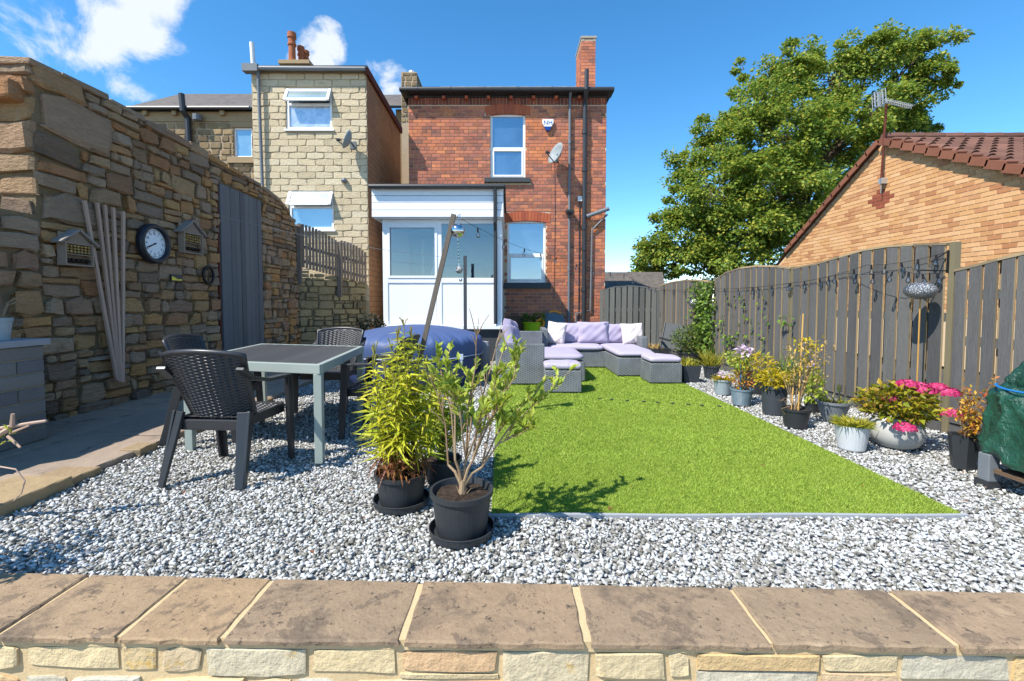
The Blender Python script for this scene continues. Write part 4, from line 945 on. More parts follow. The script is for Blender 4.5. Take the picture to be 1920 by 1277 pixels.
b = B(); p = at(370, 221, YS - .2); b.lathe([(.02, -.1), (.13, -.08), (.14, .1), (0, .12)], 10, p); b.build('security_lamp', M['grey_plastic'], sh)
for px in (270, 325, 415):
    x = S(px, 0)[0]; b = B(); b.box(x - .07, x + .07, YS - .16, YS - .042, sez - .17, sez - .03); b.build('corbel', M['dress_stone'], sh)
CYS = 14.2
st = thing('chimney_stack', 'stone chimney stack with terracotta pots behind the beige house', 'chimney', at(550, 130, CYS))
a, c = at(527, 121, CYS), at(578, 121, CYS); b = B(); b.box(a.x, c.x, CYS, CYS + .8, 5.5, a.z); b.build('stack', M['house_stone'], st)
b = B(); b.box(a.x - .06, c.x + .06, CYS - .06, CYS + .9, a.z + .002, a.z + .12); b.build('cap', M['dress_stone'], st, bevel=.01)
for px, py, r, dy, cr in ((547, 62, .115, .15, 1), (564, 88, .1, .45, 0), (573, 96, .1, .7, 0)):
    t_ = at(px, py, CYS + dy); zb = a.z + .12; hgt = t_.z - zb
    prf = [(r * 1.05, 0), (r * 1.05, .08), (r * .9, .1), (r * .85, hgt * .55), (r * 1.1, hgt * .58), (r * 1.1, hgt * .64), (r * .9, hgt * .67), (r * .9, hgt * .8), (r * 1.15, hgt * .83), (r * 1.1, hgt), (r * .8, hgt), (r * .8, hgt - .1), (0, hgt - .1)]
    b = B(); b.lathe(prf, 16, (t_.x, t_.y, zb)); b.build('chimney_pot', M['terracotta'], st)
st2 = thing('chimney_stack', 'squat sooty stone chimney at the left end of the brick house roof', 'chimney', at(770, 170, 15))
a, c = at(752, 135, 15), at(781, 135, 15); b = B(); b.box(a.x, c.x, 15.0, 16.2, 5, a.z); b.build('stack', M['house_joint'], st2)
masonry(st2, 'stone', courses(a.x, c.x, a.z - 1.6, a.z - .02, .13, .19, .16, .3, .02), (0, 15.0, 0), 0, M['house_stone'], depth=.02, rough=.12)
masonry(st2, 'stone', courses(15.0, 16.2, a.z - 1.6, a.z - .02, .13, .19, .16, .3, .02), (c.x, 0, 0), PI / 2, M['house_stone'], depth=.02, rough=.12)
b = B(); b.lathe([(.1, 0), (.09, .12), (0, .13)], 10, (c.x - .2, 15.2, a.z)); b.build('cowl', M['white_dull'], st2)
mid = thing('terrace_house', 'shadowed stone side of the terrace with slate roof in the gap between the two houses', 'house', (-3, 15.5, 0))
a, c = at(742, 205, 15.6), at(790, 205, 15.6); b = B(); b.box(a.x, c.x, 15.6, 18, 0, a.z); b.build('wall', M['house_stone'], mid)
a1, c1 = at(715, 178, 17.4), at(800, 176, 17.4); b = B(); b.add([(a.x - .6, 15.4, a.z), (c.x, 15.4, a.z + .03), (c1.x, 17.4, c1.z), (a1.x, 17.4, a1.z)], [(0, 1, 2, 3)]); b.build('roof', M['slate'], mid)
b = B(); b.tube([(a.x - .5, 15.36, a.z), (c.x, 15.36, a.z)], .06, 8); b.build('gutter', M['black_plastic'], mid)

# ------------------------------------------------------------------ fences on the right
def board(parent, p, q, zt0, zt1, zb, th, nrm, name='board', mats=None):
    """vertical board between ground points p and q (width), sloping top, thickness along nrm"""
    b = B(); n_ = nrm * th
    vs = [p, q, q + n_, p + n_]; vs = [Vector((v.x, v.y, zb)) for v in vs] + [Vector((vs[0].x, vs[0].y, zt0)), Vector((vs[1].x, vs[1].y, zt1)), Vector((vs[2].x, vs[2].y, zt1)), Vector((vs[3].x, vs[3].y, zt0))]
    b.add(vs, [(2, 3, 7, 6)], 0); b.add(vs, [(3, 0, 4, 7), (1, 2, 6, 5), (4, 5, 6, 7), (0, 1, 5, 4)], 1)
    return b.build(name, mats, parent)
def fence_run(parent, P, Qp, tops, zb, nb, mats, nrm, rails, both=True, capm=None):
    d = (Qp - P); Lg = d.length; d.normalize()
    def top(t):
        for (a, za), (c, zc) in zip(tops, tops[1:]):
            if a <= t <= c: s = (t - a) / (c - a); return za + (zc - za) * s
        return tops[-1][1]
    pitch = Lg / nb; bwid = pitch * .78
    for i in range(nb):
        s = (i + .5) * pitch + random.uniform(-.004, .004); a, c = P + d * (s - bwid / 2) + nrm * .022, P + d * (s + bwid / 2) + nrm * .022
        board(parent, a, c, top((s - bwid / 2) / Lg), top((s + bwid / 2) / Lg), zb, .018 + random.uniform(0, .004), nrm, 'board', mats)
        if both and i < nb - 1:
            s += pitch / 2; a, c = P + d * (s - bwid / 2) - nrm * .042, P + d * (s + bwid / 2) - nrm * .042
            board(parent, a, c, top((s - bwid / 2) / Lg) - .004, top((s + bwid / 2) / Lg) - .004, zb, .018, nrm, 'board', (mats[1], mats[1]))
    for rz in rails:
        b = B(); b.bar(P + Vector((0, 0, rz)), Qp + Vector((0, 0, rz)), .02, .04); b.build('rail', mats[0], parent)
    b = B()
    for (t0, z0_), (t1, z1_) in zip(tops, tops[1:]): b.bar(P + d * (Lg * t0) + Vector((0, 0, z0_ + .012)), P + d * (Lg * t1) + Vector((0, 0, z1_ + .012)), .045, .011)
    b.build('capping_rail', capm or mats[1], parent)
rf = thing('slatted_fence', 'dark grey hit and miss board fence with bowed panels along the right side', 'fence', (3.8, 6, 0))
def fx(y): return 3.96 - (y - 4.0) * .055
def fpt(px, py):                                    # intersect pixel ray with the fence line
    d = ray(px, py); k = (3.96 + 4.0 * .055) / (d.x + .055 * d.y); return Vector((0, 0, EYE)) + d * k
def panel(pxs, nb, zb=.12, rails=(.5, 1.05, 1.5)):
    pts = [fpt(*p) for p in pxs]; P, Qp = pts[0].copy(), pts[-1].copy(); P.z = Qp.z = 0; Lg = (Qp - P).length
    tops = [((Vector((p.x, p.y, 0)) - P).length / Lg, p.z) for p in pts]; d = (Qp - P).normalized(); nrm = Vector((-d.y, d.x, 0))
    if nrm.x > 0: nrm = -nrm
    fence_run(rf, P, Qp, tops, zb, nb, (M['fence'], M['fence_edge']), nrm, rails)
    b = B(); b.bar(P + Vector((0, 0, .06)) + nrm * .0, Qp + Vector((0, 0, .06)) + nrm * .0, .025, .065); b.build('gravel_board', M['fence'], rf)
    return P, Qp
panel([(1240, 537), (1262, 530), (1290, 526), (1318, 527), (1338, 531)], 13)
panel([(1347, 525), (1366, 512), (1392, 504), (1425, 500), (1458, 501), (1487, 505)], 13)
Pn = panel([(1492, 505), (1535, 497), (1580, 484), (1625, 471), (1670, 464), (1720, 461), (1783, 460)], 13)[1]
panel([(1797, 510), (1840, 500), (1880, 489), (1920, 480), (2000, 462), (2100, 440), (2220, 440)], 11, rails=(.45, .85, 1.25))
for px, py in ((1343, 523), (1489, 503), (1791, 458), (2225, 430)):
    p = fpt(px, py); b = B(); b.box(p.x - .028, p.x + .028, p.y - .028, p.y + .028, 0, p.z + .02); b.build('post', M['post_wood'], rf)
YG = 11.0
gt = thing('garden_gate', 'grey bow topped board gate panel between the brick house and the side fence', 'gate', (2.9, YG, 0))
gpts = [at(px, py, YG) for px, py in ((1131, 545), (1152, 539), (1180, 537), (1206, 539), (1231, 545))]
P, Qp = Vector((gpts[0].x, YG, 0)), Vector((gpts[-1].x, YG, 0)); Lg = Qp.x - P.x
fence_run(gt, P, Qp, [((p.x - P.x) / Lg, p.z) for p in gpts], .1, 9, (M['far_fence'], M['far_fence']), Vector((0, -1, 0)), (.5, 1.0), True, M['far_fence'])
b = B(); b.box(P.x - .07, P.x + .0, YG - .04, YG + .04, 0, gpts[0].z + .02); b.build('post', M['far_fence'], gt)
b = B(); b.box(Qp.x, Qp.x + .08, YG - .04, YG + .04, 0, gpts[-1].z + .02); b.build('post', M['far_fence'], gt)

# ------------------------------------------------------------------ bungalow
BX = 8.0
ap = atx(1656, 266, BX); ef = atx(1452, 504, BX); nr = atx(1920, 322, BX); er = (nr.y - (ap.y - nr.y) * .35, ap.z - (ap.z - nr.z) * 1.35)
bu = thing('bungalow', 'yellow brick bungalow gable with brown tiled roof beyond the right fence', 'bungalow', (BX + 3, ap.y, 0))
def slope(y): return ap.z - (y - ap.y) * (ap.z - ef.z) / (ef.y - ap.y) if y > ap.y else ap.z - (ap.y - y) * (ap.z - er[1]) / (ap.y - er[0])
b = B(); b.add([(BX + .006, er[0], 0), (BX + .006, ef.y, 0), (BX + .006, ef.y, ef.z), (BX + .006, ap.y, ap.z), (BX + .006, er[0], er[1])], [(0, 4, 3, 2, 1)])
b.box(BX + .03, BX + 8, er[0] + .05, ef.y - .05, 0, min(er[1], ef.z) - .1); gw = b.build('gable_wall', M['bungalow_mortar'], bu)
Rg = []; dk = []
for r in bond(-ef.y, -er[0], .9, ap.z, .235, .082, .011):
    y0_, y1_ = -r[1], -r[0]; lim = min(slope(y0_), slope(y1_)) - .02
    if r[3] > lim:
        if r[2] > max(slope(y0_), slope(y1_)) - .05: continue
        if r[3] > lim + .02: 
            cy_ = (y0_ + y1_) / 2; far = slope(y0_) > slope(y1_)
            if max(slope(y0_), slope(y1_)) - .02 <= r[3]: continue
            yc = ap.y + (ap.z - .02 - r[3]) / ((ap.z - ef.z) / (ef.y - ap.y)) if cy_ > ap.y else ap.y - (ap.z - .02 - r[3]) / ((ap.z - er[1]) / (ap.y - er[0]))
            if cy_ > ap.y: y1_ = min(y1_, yc)
            else: y0_ = max(y0_, yc)
            if y1_ - y0_ < .04: continue
            r = (-y1_, -y0_, r[2], r[3])
    dy, dz = (y0_ + y1_) / 2 - atx(1652, 376, BX).y, (r[2] + r[3]) / 2 - atx(1652, 376, BX).z
    if abs(dy) / .30 + abs(dz) / .26 < 1.0: dk.append(r)
    else: Rg.append(r)
masonry(gw, 'brick', Rg, (BX, 0, 0), -PI / 2, M['bungalow_brick'], depth=.004, prefer=lambda i: (0 if Rg[i][1] - Rg[i][0] > .22 else 1, 0 if Rg[i][2] > 2.0 else 1, abs(-Rg[i][0] - 7.6)), share=True, restname='brickwork')
masonry(gw, 'dark_brick', dk, (BX, 0, 0), -PI / 2, M['dark_brick'], depth=.006, share=True)
sd = Vector((0, er[0] - ap.y, er[1] - ap.z)); SL = sd.length; sd.normalize(); un = Vector((0, -sd.z, sd.y)); un = un if un.z > 0 else -un
sd2 = Vector((0, ef.y - ap.y, ef.z - ap.z)); SL2 = sd2.length; sd2.normalize(); un2 = Vector((0, -.0, 1)); un2 = Vector((0, -sd2.z, sd2.y))
b = B(); o = Vector((BX - .05, ap.y, ap.z + .03)); W = Vector((9, 0, 0))
b.add([o, o + sd * (SL + .3), o + sd * (SL + .3) + W, o + W, o + sd2 * (SL2 + .3), o + sd2 * (SL2 + .3) + W], [(0, 1, 2, 3), (4, 0, 3, 5)]); rfb = b.build('roof', M['tile'], bu)
tw, tl_ = .3, .31; me = None
b = B(); prof_t = [(-.5, .0), (-.38, .045), (-.22, .06), (-.06, .045), (.06, .012), (.3, .0), (.5, .006)]
vs = []
for s, lift in ((0, .012), (1, .052)):
    for a, h in prof_t: vs.append(Vector((a * tw, 0, 0)) + sd * (s * (tl_ + .05)) + un * (h + lift))
k = len(prof_t); b.add(vs, [(i, i + k, i + k + 1, i + 1) for i in range(k - 1)]); vs2 = [v - un * .02 for v in vs[k:]]; b.add(vs[k:] + vs2, [(i, k + i, k + i + 1, i + 1) for i in range(k - 1)])
me = b.mesh('roof_tile', M['tile'], False)
for r in range(11):
    for c in range(16):
        o_ = bpy.data.objects.new('roof_tile', me); COL.objects.link(o_); o_.parent = rfb; o_.location = o + sd * (r * tl_ + .08) + un * .012 + Vector((.28 + c * tw, 0, 0))
b = B(); prev = None
for r in range(12):
    b = B(); p = o + sd * (r * tl_ + .02) + un * (.035); q = o + sd * ((r + 1) * tl_ + .05) + un * (.075)
    b.bar(p + Vector((.05, 0, 0)), q + Vector((.05, 0, 0)), .1, .012); b.bar(p + Vector((-.055, 0, -.06)), q + Vector((-.055, 0, -.06)), .012, .07); b.build('verge_tile', M['verge'], rfb)
    b = B(); p = o + sd2 * (r * tl_ + .02) + un2 * (.035); q = o + sd2 * ((r + 1) * tl_ + .05) + un2 * (.055)
    b.bar(p + Vector((.05, 0, 0)), q + Vector((.05, 0, 0)), .1, .012); b.bar(p + Vector((-.055, 0, -.05)), q + Vector((-.055, 0, -.05)), .012, .06); b.build('verge_tile', M['verge'], rfb)
for c in range(18):
    b = B(); b.tube([(BX + .0 + c * .42, ap.y, ap.z + .09), (BX + c * .42 + .4, ap.y, ap.z + .1)], .1, 8); b.build('ridge_tile', M['tile'], rfb)
ae = thing('tv_aerial', 'television aerial on a rusty mast fixed to the bungalow gable', 'aerial', (BX - .1, ap.y, 3))
mb, mt = atx(1652, 345, BX - .1), atx(1662, 196, BX - .1); b = B(); b.tube([mb, mt], .022, 8); b.build('mast', M['rust'], ae)
b = B(); b.box(BX - .12, BX + .002, mb.y - .05, mb.y + .05, mb.z + .0, mb.z + .12); b.bar(mb, mb - Vector((0, 0, .2)), .006, .006); b.build('bracket', M['aerial'], ae)
h0, h1 = atx(1647, 187, BX - .1), atx(1708, 199, BX - .1); Yk = mt.y
h0 = at(1648, 186, Yk); h1 = at(1708, 200, Yk); bd = (h1 - h0).normalized()
b = B(); b.tube([h0, h1], .012, 6); b.build('boom', M['aerial'], ae)
b = B(); pv = Vector((0, .35, 0)); upv = Vector((-.02, .1, 1)).normalized()
for i in range(5): b.tube([h0 - upv * .15 + pv * (i - 2) * .25 - bd * .03 * 0, h0 + upv * .15 + pv * (i - 2) * .25], .008, 5)
for i in range(5): b.tube([h0 + upv * (i - 2) * .075 - pv * .5 + Vector((-.09, 0, 0)) * 0, h0 + upv * (i - 2) * .075 + pv * .5], .007, 5)
for i in range(4): b.tube([h0 + upv * (.15 - .1 * i) - Vector((.09, 0, 0)), h0 + upv * (.15 - .1 * i) + Vector((.09, 0, 0))], .009, 5)
for i in (-1, -.3, .3, 1): b.tube([h0 + upv * .15 + Vector((.09 * i, 0, 0)), h0 - upv * .17 + Vector((.09 * i, 0, 0))], .009, 5)
b.build('reflector_grid', M['aerial'], ae)
b = B()
for i in range(13):
    p = h0.lerp(h1, .2 + .8 * i / 12); b.tube([p - upv * .05, p + upv * .05], .008, 5); b.tube([p - pv * .25, p + pv * .25], .008, 5)
b.build('directors', M['aerial'], ae)
fr = thing('distant_roof', 'low brown tiled roof glimpsed beyond the gate beside the brick house', 'roof', (3.6, 17, 0))
a, c = at(1128, 560, 17), at(1250, 520, 19); b = B(); b.add([(a.x - .3, 17, a.z), (at(1250, 560, 17).x, 17, a.z), (c.x, 19.5, c.z + .25), (at(1128, 520, 19).x, 19.5, c.z + .25)], [(0, 1, 2, 3)]); b.build('roof_slope', M['slate'], fr)
b = B(); b.box(a.x - .2, at(1250, 560, 17).x - .1, 17.2, 19.3, 0, a.z - .02); b.build('wall', M['house_stone'], fr)

# ------------------------------------------------------------------ trees
def tree(name, label, Y, blobs, trunk_px, m, leaf, nleaf, seed, tr=.35, limbs=True, dens=1.0, hs_=1.0):
    t_ = thing(name, label, 'tree', (at(trunk_px, 560, Y).x, Y, 0), group=None); tx = at(trunk_px, 560, Y).x
    ch = []; lb = B(); sc_ = Y / F
    base = Vector((tx, Y, 0)); fork = Vector((tx + .1, Y, 3.0 * hs_)); top = Vector((tx + .6, Y + .3, 7.5 * hs_))
    lb.tube([base, fork, top], [tr, tr * .8, tr * .45], 10)
    for px, py, r, dy in blobs:
        c = at(px, py, Y + dy); R_ = r * sc_; s = fork.lerp(top, random.uniform(.1, 1)); mid = s.lerp(c, .5) + Vector((random.uniform(-.4, .4), random.uniform(-.4, .4), -.3 + random.uniform(0, .8)))
        if limbs and r > 32: lb.tube([s, mid, c], [tr * .35, tr * .22, tr * .06], 7)
        nc = max(3, int(dens * 9 * (R_ / 1.0) ** 2)); d = sphere_dirs(nc); d[:, 2] = d[:, 2] * .9 + .12
        rad = R_ * rng.uniform(.35, 1.0, nc) ** .6; C = np.array(c) + d * rad[:, None]
        for k in range(nc):
            if limbs and k % 2 == 0: lb.tube([c, Vector(C[k])], [tr * .06, .008], 5, cap=False)
            n = int(nleaf * random.uniform(.6, 1.3)); cr = random.choice((.24, .33, .45, .6)) * random.uniform(.8, 1.15) * (R_ / 1.6) ** .3
            q = rng.normal(0, 1, (n, 3)); q = norm(q) * (rng.uniform(0, 1, (n, 1)) ** .5) * cr * np.array([1.15, 1.15, .7]); q[:, 2] -= .15 * np.hypot(q[:, 0], q[:, 1])
            D = q * 1.4 + d[k] * .5 + np.array([.12, 0, -.25]) + rng.normal(0, .35, (n, 3))
            ch.append(leaves(C[k] + q, D, leaf * rng.uniform(.7, 1.25, n), leaf * .85 * rng.uniform(.7, 1.2, n), .18, .15))
    lb.build('trunk', M['bark'], t_)
    return foliage('crown', ch, M[m], t_)
blobs_t = [(1292, 452, 82, 0), (1340, 372, 82, -1), (1300, 330, 45, 0), (1378, 285, 70, 0), (1330, 250, 30, 0), (1405, 210, 52, 0), (1450, 170, 58, .5), (1395, 130, 22, 0), (1500, 120, 46, 0), (1560, 150, 68, .5), (1470, 260, 85, -1),
           (1590, 100, 36, 0), (1640, 110, 50, 0), (1655, 78, 24, 0), (1700, 120, 45, .5), (1735, 95, 34, 0), (1778, 78, 20, 0), (1740, 150, 36, 0), (1765, 165, 22, .4), (1690, 190, 52, 1), (1620, 220, 70, 0), (1550, 280, 85, -.5),
           (1450, 370, 95, -1.5), (1380, 460, 80, -1.5), (1520, 390, 90, 0), (1470, 470, 70, -1), (1610, 320, 60, 1), (1720, 245, 26, 1.5), (1742, 250, 16, 1.5), (1262, 300, 18, 0), (1255, 420, 26, 0), (1235, 475, 42, .5), (1230, 500, 38, 0), (1320, 500, 50, -1), (1700, 240, 40, 2), (1655, 250, 55, 1.5)]
tree('broadleaf_tree', 'tall green tree with yellowing leaves behind the bungalow', 22, blobs_t, 1490, 'tree_leaf', .145, 165, 1, dens=1.5)
tree('dark_tree', 'smaller blue green tree peeping out left of the tall tree', 27, [(1212, 480, 24, 0), (1205, 510, 24, 0), (1225, 520, 30, 0), (1222, 455, 14, 0)], 1218, 'blue_leaf', .2, 90, 2, .12, True, 1.1, .35)

# ------------------------------------------------------------------ block counter at far left
PX = -3.86; y1_ = gp(122, 822, .05).y
pr = thing('block_pier', 'grey concrete block counter with flat cap against the stone wall', 'counter', (PX - .3, 3.2, .05))
zt = atx(60, 648, PX).z
b = B(); b.box(PX - .62, PX - .006, 2.35, y1_ - .006, .05, zt); b.build('core', M['pier_joint'], pr)
Rp = []; rows = 7; hh = (zt - .05) / rows
for r in range(rows):
    y = y1_; k = 0; wd = .215 if r % 2 else .44
    while y > 2.36: Rp.append((max(y - wd, 2.35) + .006, y - .006, .05 + r * hh + .006, .05 + (r + 1) * hh - .006)); y -= wd; wd = .44
masonry(pr, 'block', Rp, (PX, 0, 0), PI / 2, M['pier'], depth=.008)
slab('cap_slab', M['cap'], pr, PX - .66, PX + .03, 2.3, y1_ + .03, zt + .001, zt + .052, .002, .2)
p = atx(-2, 605, PX - .1); pt = thing('flower_pot', 'small pale blue pot with dry stems on the grey block counter', 'pot', (p.x, p.y, zt + .052))
b = B(); b.lathe([(.055, 0), (.075, .15), (.08, .15), (.08, .175), (.07, .175), (.066, .13), (0, .13)], 20, (p.x, p.y, zt + .054)); b.build('pot', M['pot_pale'], pt, smooth=False)
b = B()
for i in range(12):
    a = random.uniform(0, 6.28); e = Vector((p.x + math.cos(a) * .16, p.y + math.sin(a) * .12, zt + .2 + random.uniform(.05, .25))); b.tube([(p.x, p.y, zt + .17), e.lerp(Vector((p.x, p.y, zt + .2)), .5) + Vector((0, 0, .05)), e], .003, 4)
b.build('dry_stems', M['twig'], pt)

# twigs of a cut shrub at the left edge
cs = thing('cut_shrub', 'bare cut shrub with pale twigs and few leaves at the far left edge', 'shrub', (-2.55, 2.15, .05))
base = gp(-140, 960, .05); b = B()
def tw(pts, r): b.tube([at(px, py, Y) for px, py, Y in pts], [r * (1 - .35 * i / (len(pts) - 1)) for i in range(len(pts))], 7)
b.tube([base, at(-60, 850, 2.3), at(20, 802, 2.3)], [.02, .016, .013], 7)
tw([(-60, 850, 2.3), (0, 803, 2.3), (60, 793, 2.32), (87, 789, 2.33)], .011); tw([(23, 800, 2.3), (24, 776, 2.3)], .012); tw([(20, 812, 2.3), (55, 798, 2.25)], .007); tw([(15, 818, 2.3), (38, 839, 2.28)], .008)
tw([(-60, 860, 2.3), (0, 875, 2.2), (30, 880, 2.2), (47, 902, 2.2), (40, 925, 2.2), (25, 940, 2.2)], .004); b.build('twigs', M['raw_wood'], cs)
P = np.array([at(random.uniform(-20, 40), random.uniform(800, 830), 2.29) for _ in range(16)]); ch_ = [leaves(P, rng.normal(0, 1, (16, 3)), .035, .014)]
for cx_, cy_, cz_, r_ in ((-2.62, 1.62, .78, .16), (-2.75, 1.72, .9, .14), (-2.5, 1.66, .6, .1), (-2.85, 1.5, 1.0, .12)):
    q = sphere_dirs(130) * (rng.uniform(0, 1, (130, 1)) ** .4) * r_ * np.array([1.3, 1, .8]); ch_.append(leaves(q + np.array([cx_, cy_, cz_]), q + rng.normal(0, .08, (130, 3)), .05, .024))
    b = B(); b.tube([base, (cx_, cy_, cz_)], [.012, .004], 6); b.build('branch', M['raw_wood'], cs)
foliage('leaves', ch_, M['shrub_leaf'], cs)

# ------------------------------------------------------------------ things on the stone wall
def wallpt(px, py, off=.06): return atx(px, py, WX + off)
def hotel(px, py, wpx, label, s):
    c = wallpt(px, py, .07); t_ = thing('insect_hotel', label, 'insect hotel', c); yl, yr = wallpt(px - wpx / 2, py).y, wallpt(px + wpx / 2, py).y; hw = (yr - yl) / 2; h = hw * 1.15; x0 = WX + .055; x1 = WX + .055 + s; cy, cz = (yl + yr) / 2, c.z
    b = B(); f = .014
    b.box(x0, x1, cy - hw, cy - hw + f, cz - h, cz + h * .35); b.box(x0, x1, cy + hw - f, cy + hw, cz - h, cz + h * .35); b.box(x0, x1, cy - hw + f, cy + hw - f, cz - h, cz - h + f); b.box(x0, x0 + .01, cy - hw + f, cy + hw - f, cz - h + f, cz + h * .9)
    b.add([(x1 - .012, cy - hw + f, cz + h * .3), (x1 - .012, cy + hw - f, cz + h * .3), (x1 - .012, cy, cz + h * .95)], [(0, 1, 2)]); b.box(x0 + .01, x1 - .008, cy - hw + f, cy + hw - f, cz - .01 + h * .28, cz + h * .3); b.box(x0 + .01, x1 - .006, cy - hw + f, cy + hw - f, cz - h * .38, cz - h * .34)
    b.build('case', M['hotel_wood'], t_)
    for sg in (-1, 1):
        b = B(); b.bar((x0 + s * .55, cy, cz + h * 1.08), (x0 + s * .55, cy + sg * hw * 1.35, cz + h * .25), s * .62, .009, up=(0, sg * .3, 1)); b.build('roof_panel', M['weathered'], t_)
    b = B()
    for i in range(7):
        for j in range(3): 
            yy = cy - hw * .75 + i * hw * .25; zz = cz - h * .2 + j * h * .16; b.tube([(x0 + .012, yy, zz), (x1 - .012, yy, zz)], .011, 6)
    b.build('cane_bundle', M['straw'], t_)
    b = B()
    for i in range(5):
        yy = cy - hw * .7 + i * hw * .35; b.tube([(x0 + .012, yy, cz - h * .7), (x1 - .016, yy, cz - h * .68)], .02, 7)
    b.build('bark_filling', M['dark_hole'], t_)
hotel(134, 466, 54, 'weathered wooden insect hotel left of the leaning battens on the stone wall', .085)
hotel(352, 446, 36, 'small insect hotel with dark roof right of the clock on the stone wall', .085)
ba = thing('timber_battens', 'five pale sawn battens fanned out against the stone wall', 'timber', wallpt(222, 715))
for (tx_, ty_), (bx_, by_), wd in (((158, 376), (219, 712), 6), ((182, 380), (222, 714), 6), ((196, 384), (224, 716), 6), ((212, 389), (227, 716), 6), ((231, 397), (230, 717), 6)):
    q, p = wallpt(tx_, ty_, .09), wallpt(bx_, by_, .12); b = B(); b.bar(p, q, .0155, .012, up=(1, 0, 0)); b.build('batten', M['raw_wood'], ba)
c = wallpt(283, 457, .06); yl, yr = wallpt(254, 457).y, wallpt(313, 457).y; r = (yr - yl) / 2 * .98; cy = (yl + yr) / 2
ck = thing('wall_clock', 'round navy rimmed clock with white face on the stone wall', 'clock', (WX + .06, cy, c.z))
def disc(b, prf): b.lathe(prf, 40); b.v = [(WX + .055 + z, cy + x, c.z + y) for x, y, z in b.v]; return b
b = disc(B(), [(r, 0), (r, .05), (r * .93, .075), (r * .8, .075), (r * .74, .05), (r * .74, .03)]); b.build('rim', M['navy_rim'], ck, smooth=False)
b = disc(B(), [(0, .035), (r * .75, .034)]); b.f = [f[::-1] for f in b.f]; b.build('face', M['clockface'], ck)
b = B(); xf = WX + .055 + .039
for i in range(60):
    a = 2 * PI * i / 60; l0 = .64 if i % 5 else .6
    b.bar((xf, cy + math.sin(a) * r * l0, c.z + math.cos(a) * r * l0), (xf, cy + math.sin(a) * r * .68, c.z + math.cos(a) * r * .68), .0015 if i % 5 else .003, .001, up=(1, 0, 0))
b.build('minute_marks', M['lamp_black'], ck)
for i in range(1, 13):
    a = 2 * PI * i / 12; text_mesh('numeral', str(i), r * .17, (xf, cy + math.sin(a) * r * .51, c.z + math.cos(a) * r * .51), (PI / 2, 0, PI / 2), M['lamp_black'], ck)
for a, l, wd in ((242, .44, .006), (93, .0, .004), (247, .6, .004)):
    if not l: continue
    a = math.radians(a); b = B(); b.bar((xf + .004, cy - math.sin(a) * r * .12, c.z - math.cos(a) * r * .12), (xf + .004, cy + math.sin(a) * r * l, c.z + math.cos(a) * r * l), wd, .001, up=(1, 0, 0)); b.build('hand', M['lamp_black'], ck)
b = disc(B(), [(0, .0), (r * .04, .0), (r * .04, .05), (0, .05)]); b.build('hub', M['lamp_black'], ck)
p0, p1 = wallpt(319, 514), wallpt(341, 528); pl = thing('wall_plaque', 'small dark blue and yellow picture plaque hanging below the clock', 'plaque', p0)
b = B(); b.box(WX + .055, WX + .07, p0.y, p1.y, p1.z, p0.z); b.build('board', M['navy_rim'], pl)
b = B(); h_ = p0.z - p1.z; w_ = p1.y - p0.y; b.add([(WX + .073, p0.y + .01, p1.z + .01), (WX + .073, p1.y - .01, p1.z + .01), (WX + .073, p1.y - .02, p1.z + h_ * .35), (WX + .073, p0.y + w_ * .55, p1.z + h_ * .3), (WX + .073, p0.y + .015, p1.z + h_ * .75)], [(0, 1, 2, 3, 4)]); b.build('picture', M['yellow'], pl)
c = wallpt(391, 516, .07); ring_ = thing('hanging_ring', 'black oval wire ring hanging beside the plank door', 'ring', c)
b = B(); ry = (wallpt(402, 516).y - wallpt(380, 516).y) / 2 * .85; rz_ = wallpt(391, 500).z - c.z
b.tube([(WX + .07, c.y + math.cos(a) * ry, c.z + math.sin(a) * rz_) for a in np.linspace(0, 2 * PI, 25)], .018, 8, cap=False); b.build('loop', M['lamp_black'], ring_, smooth=True)

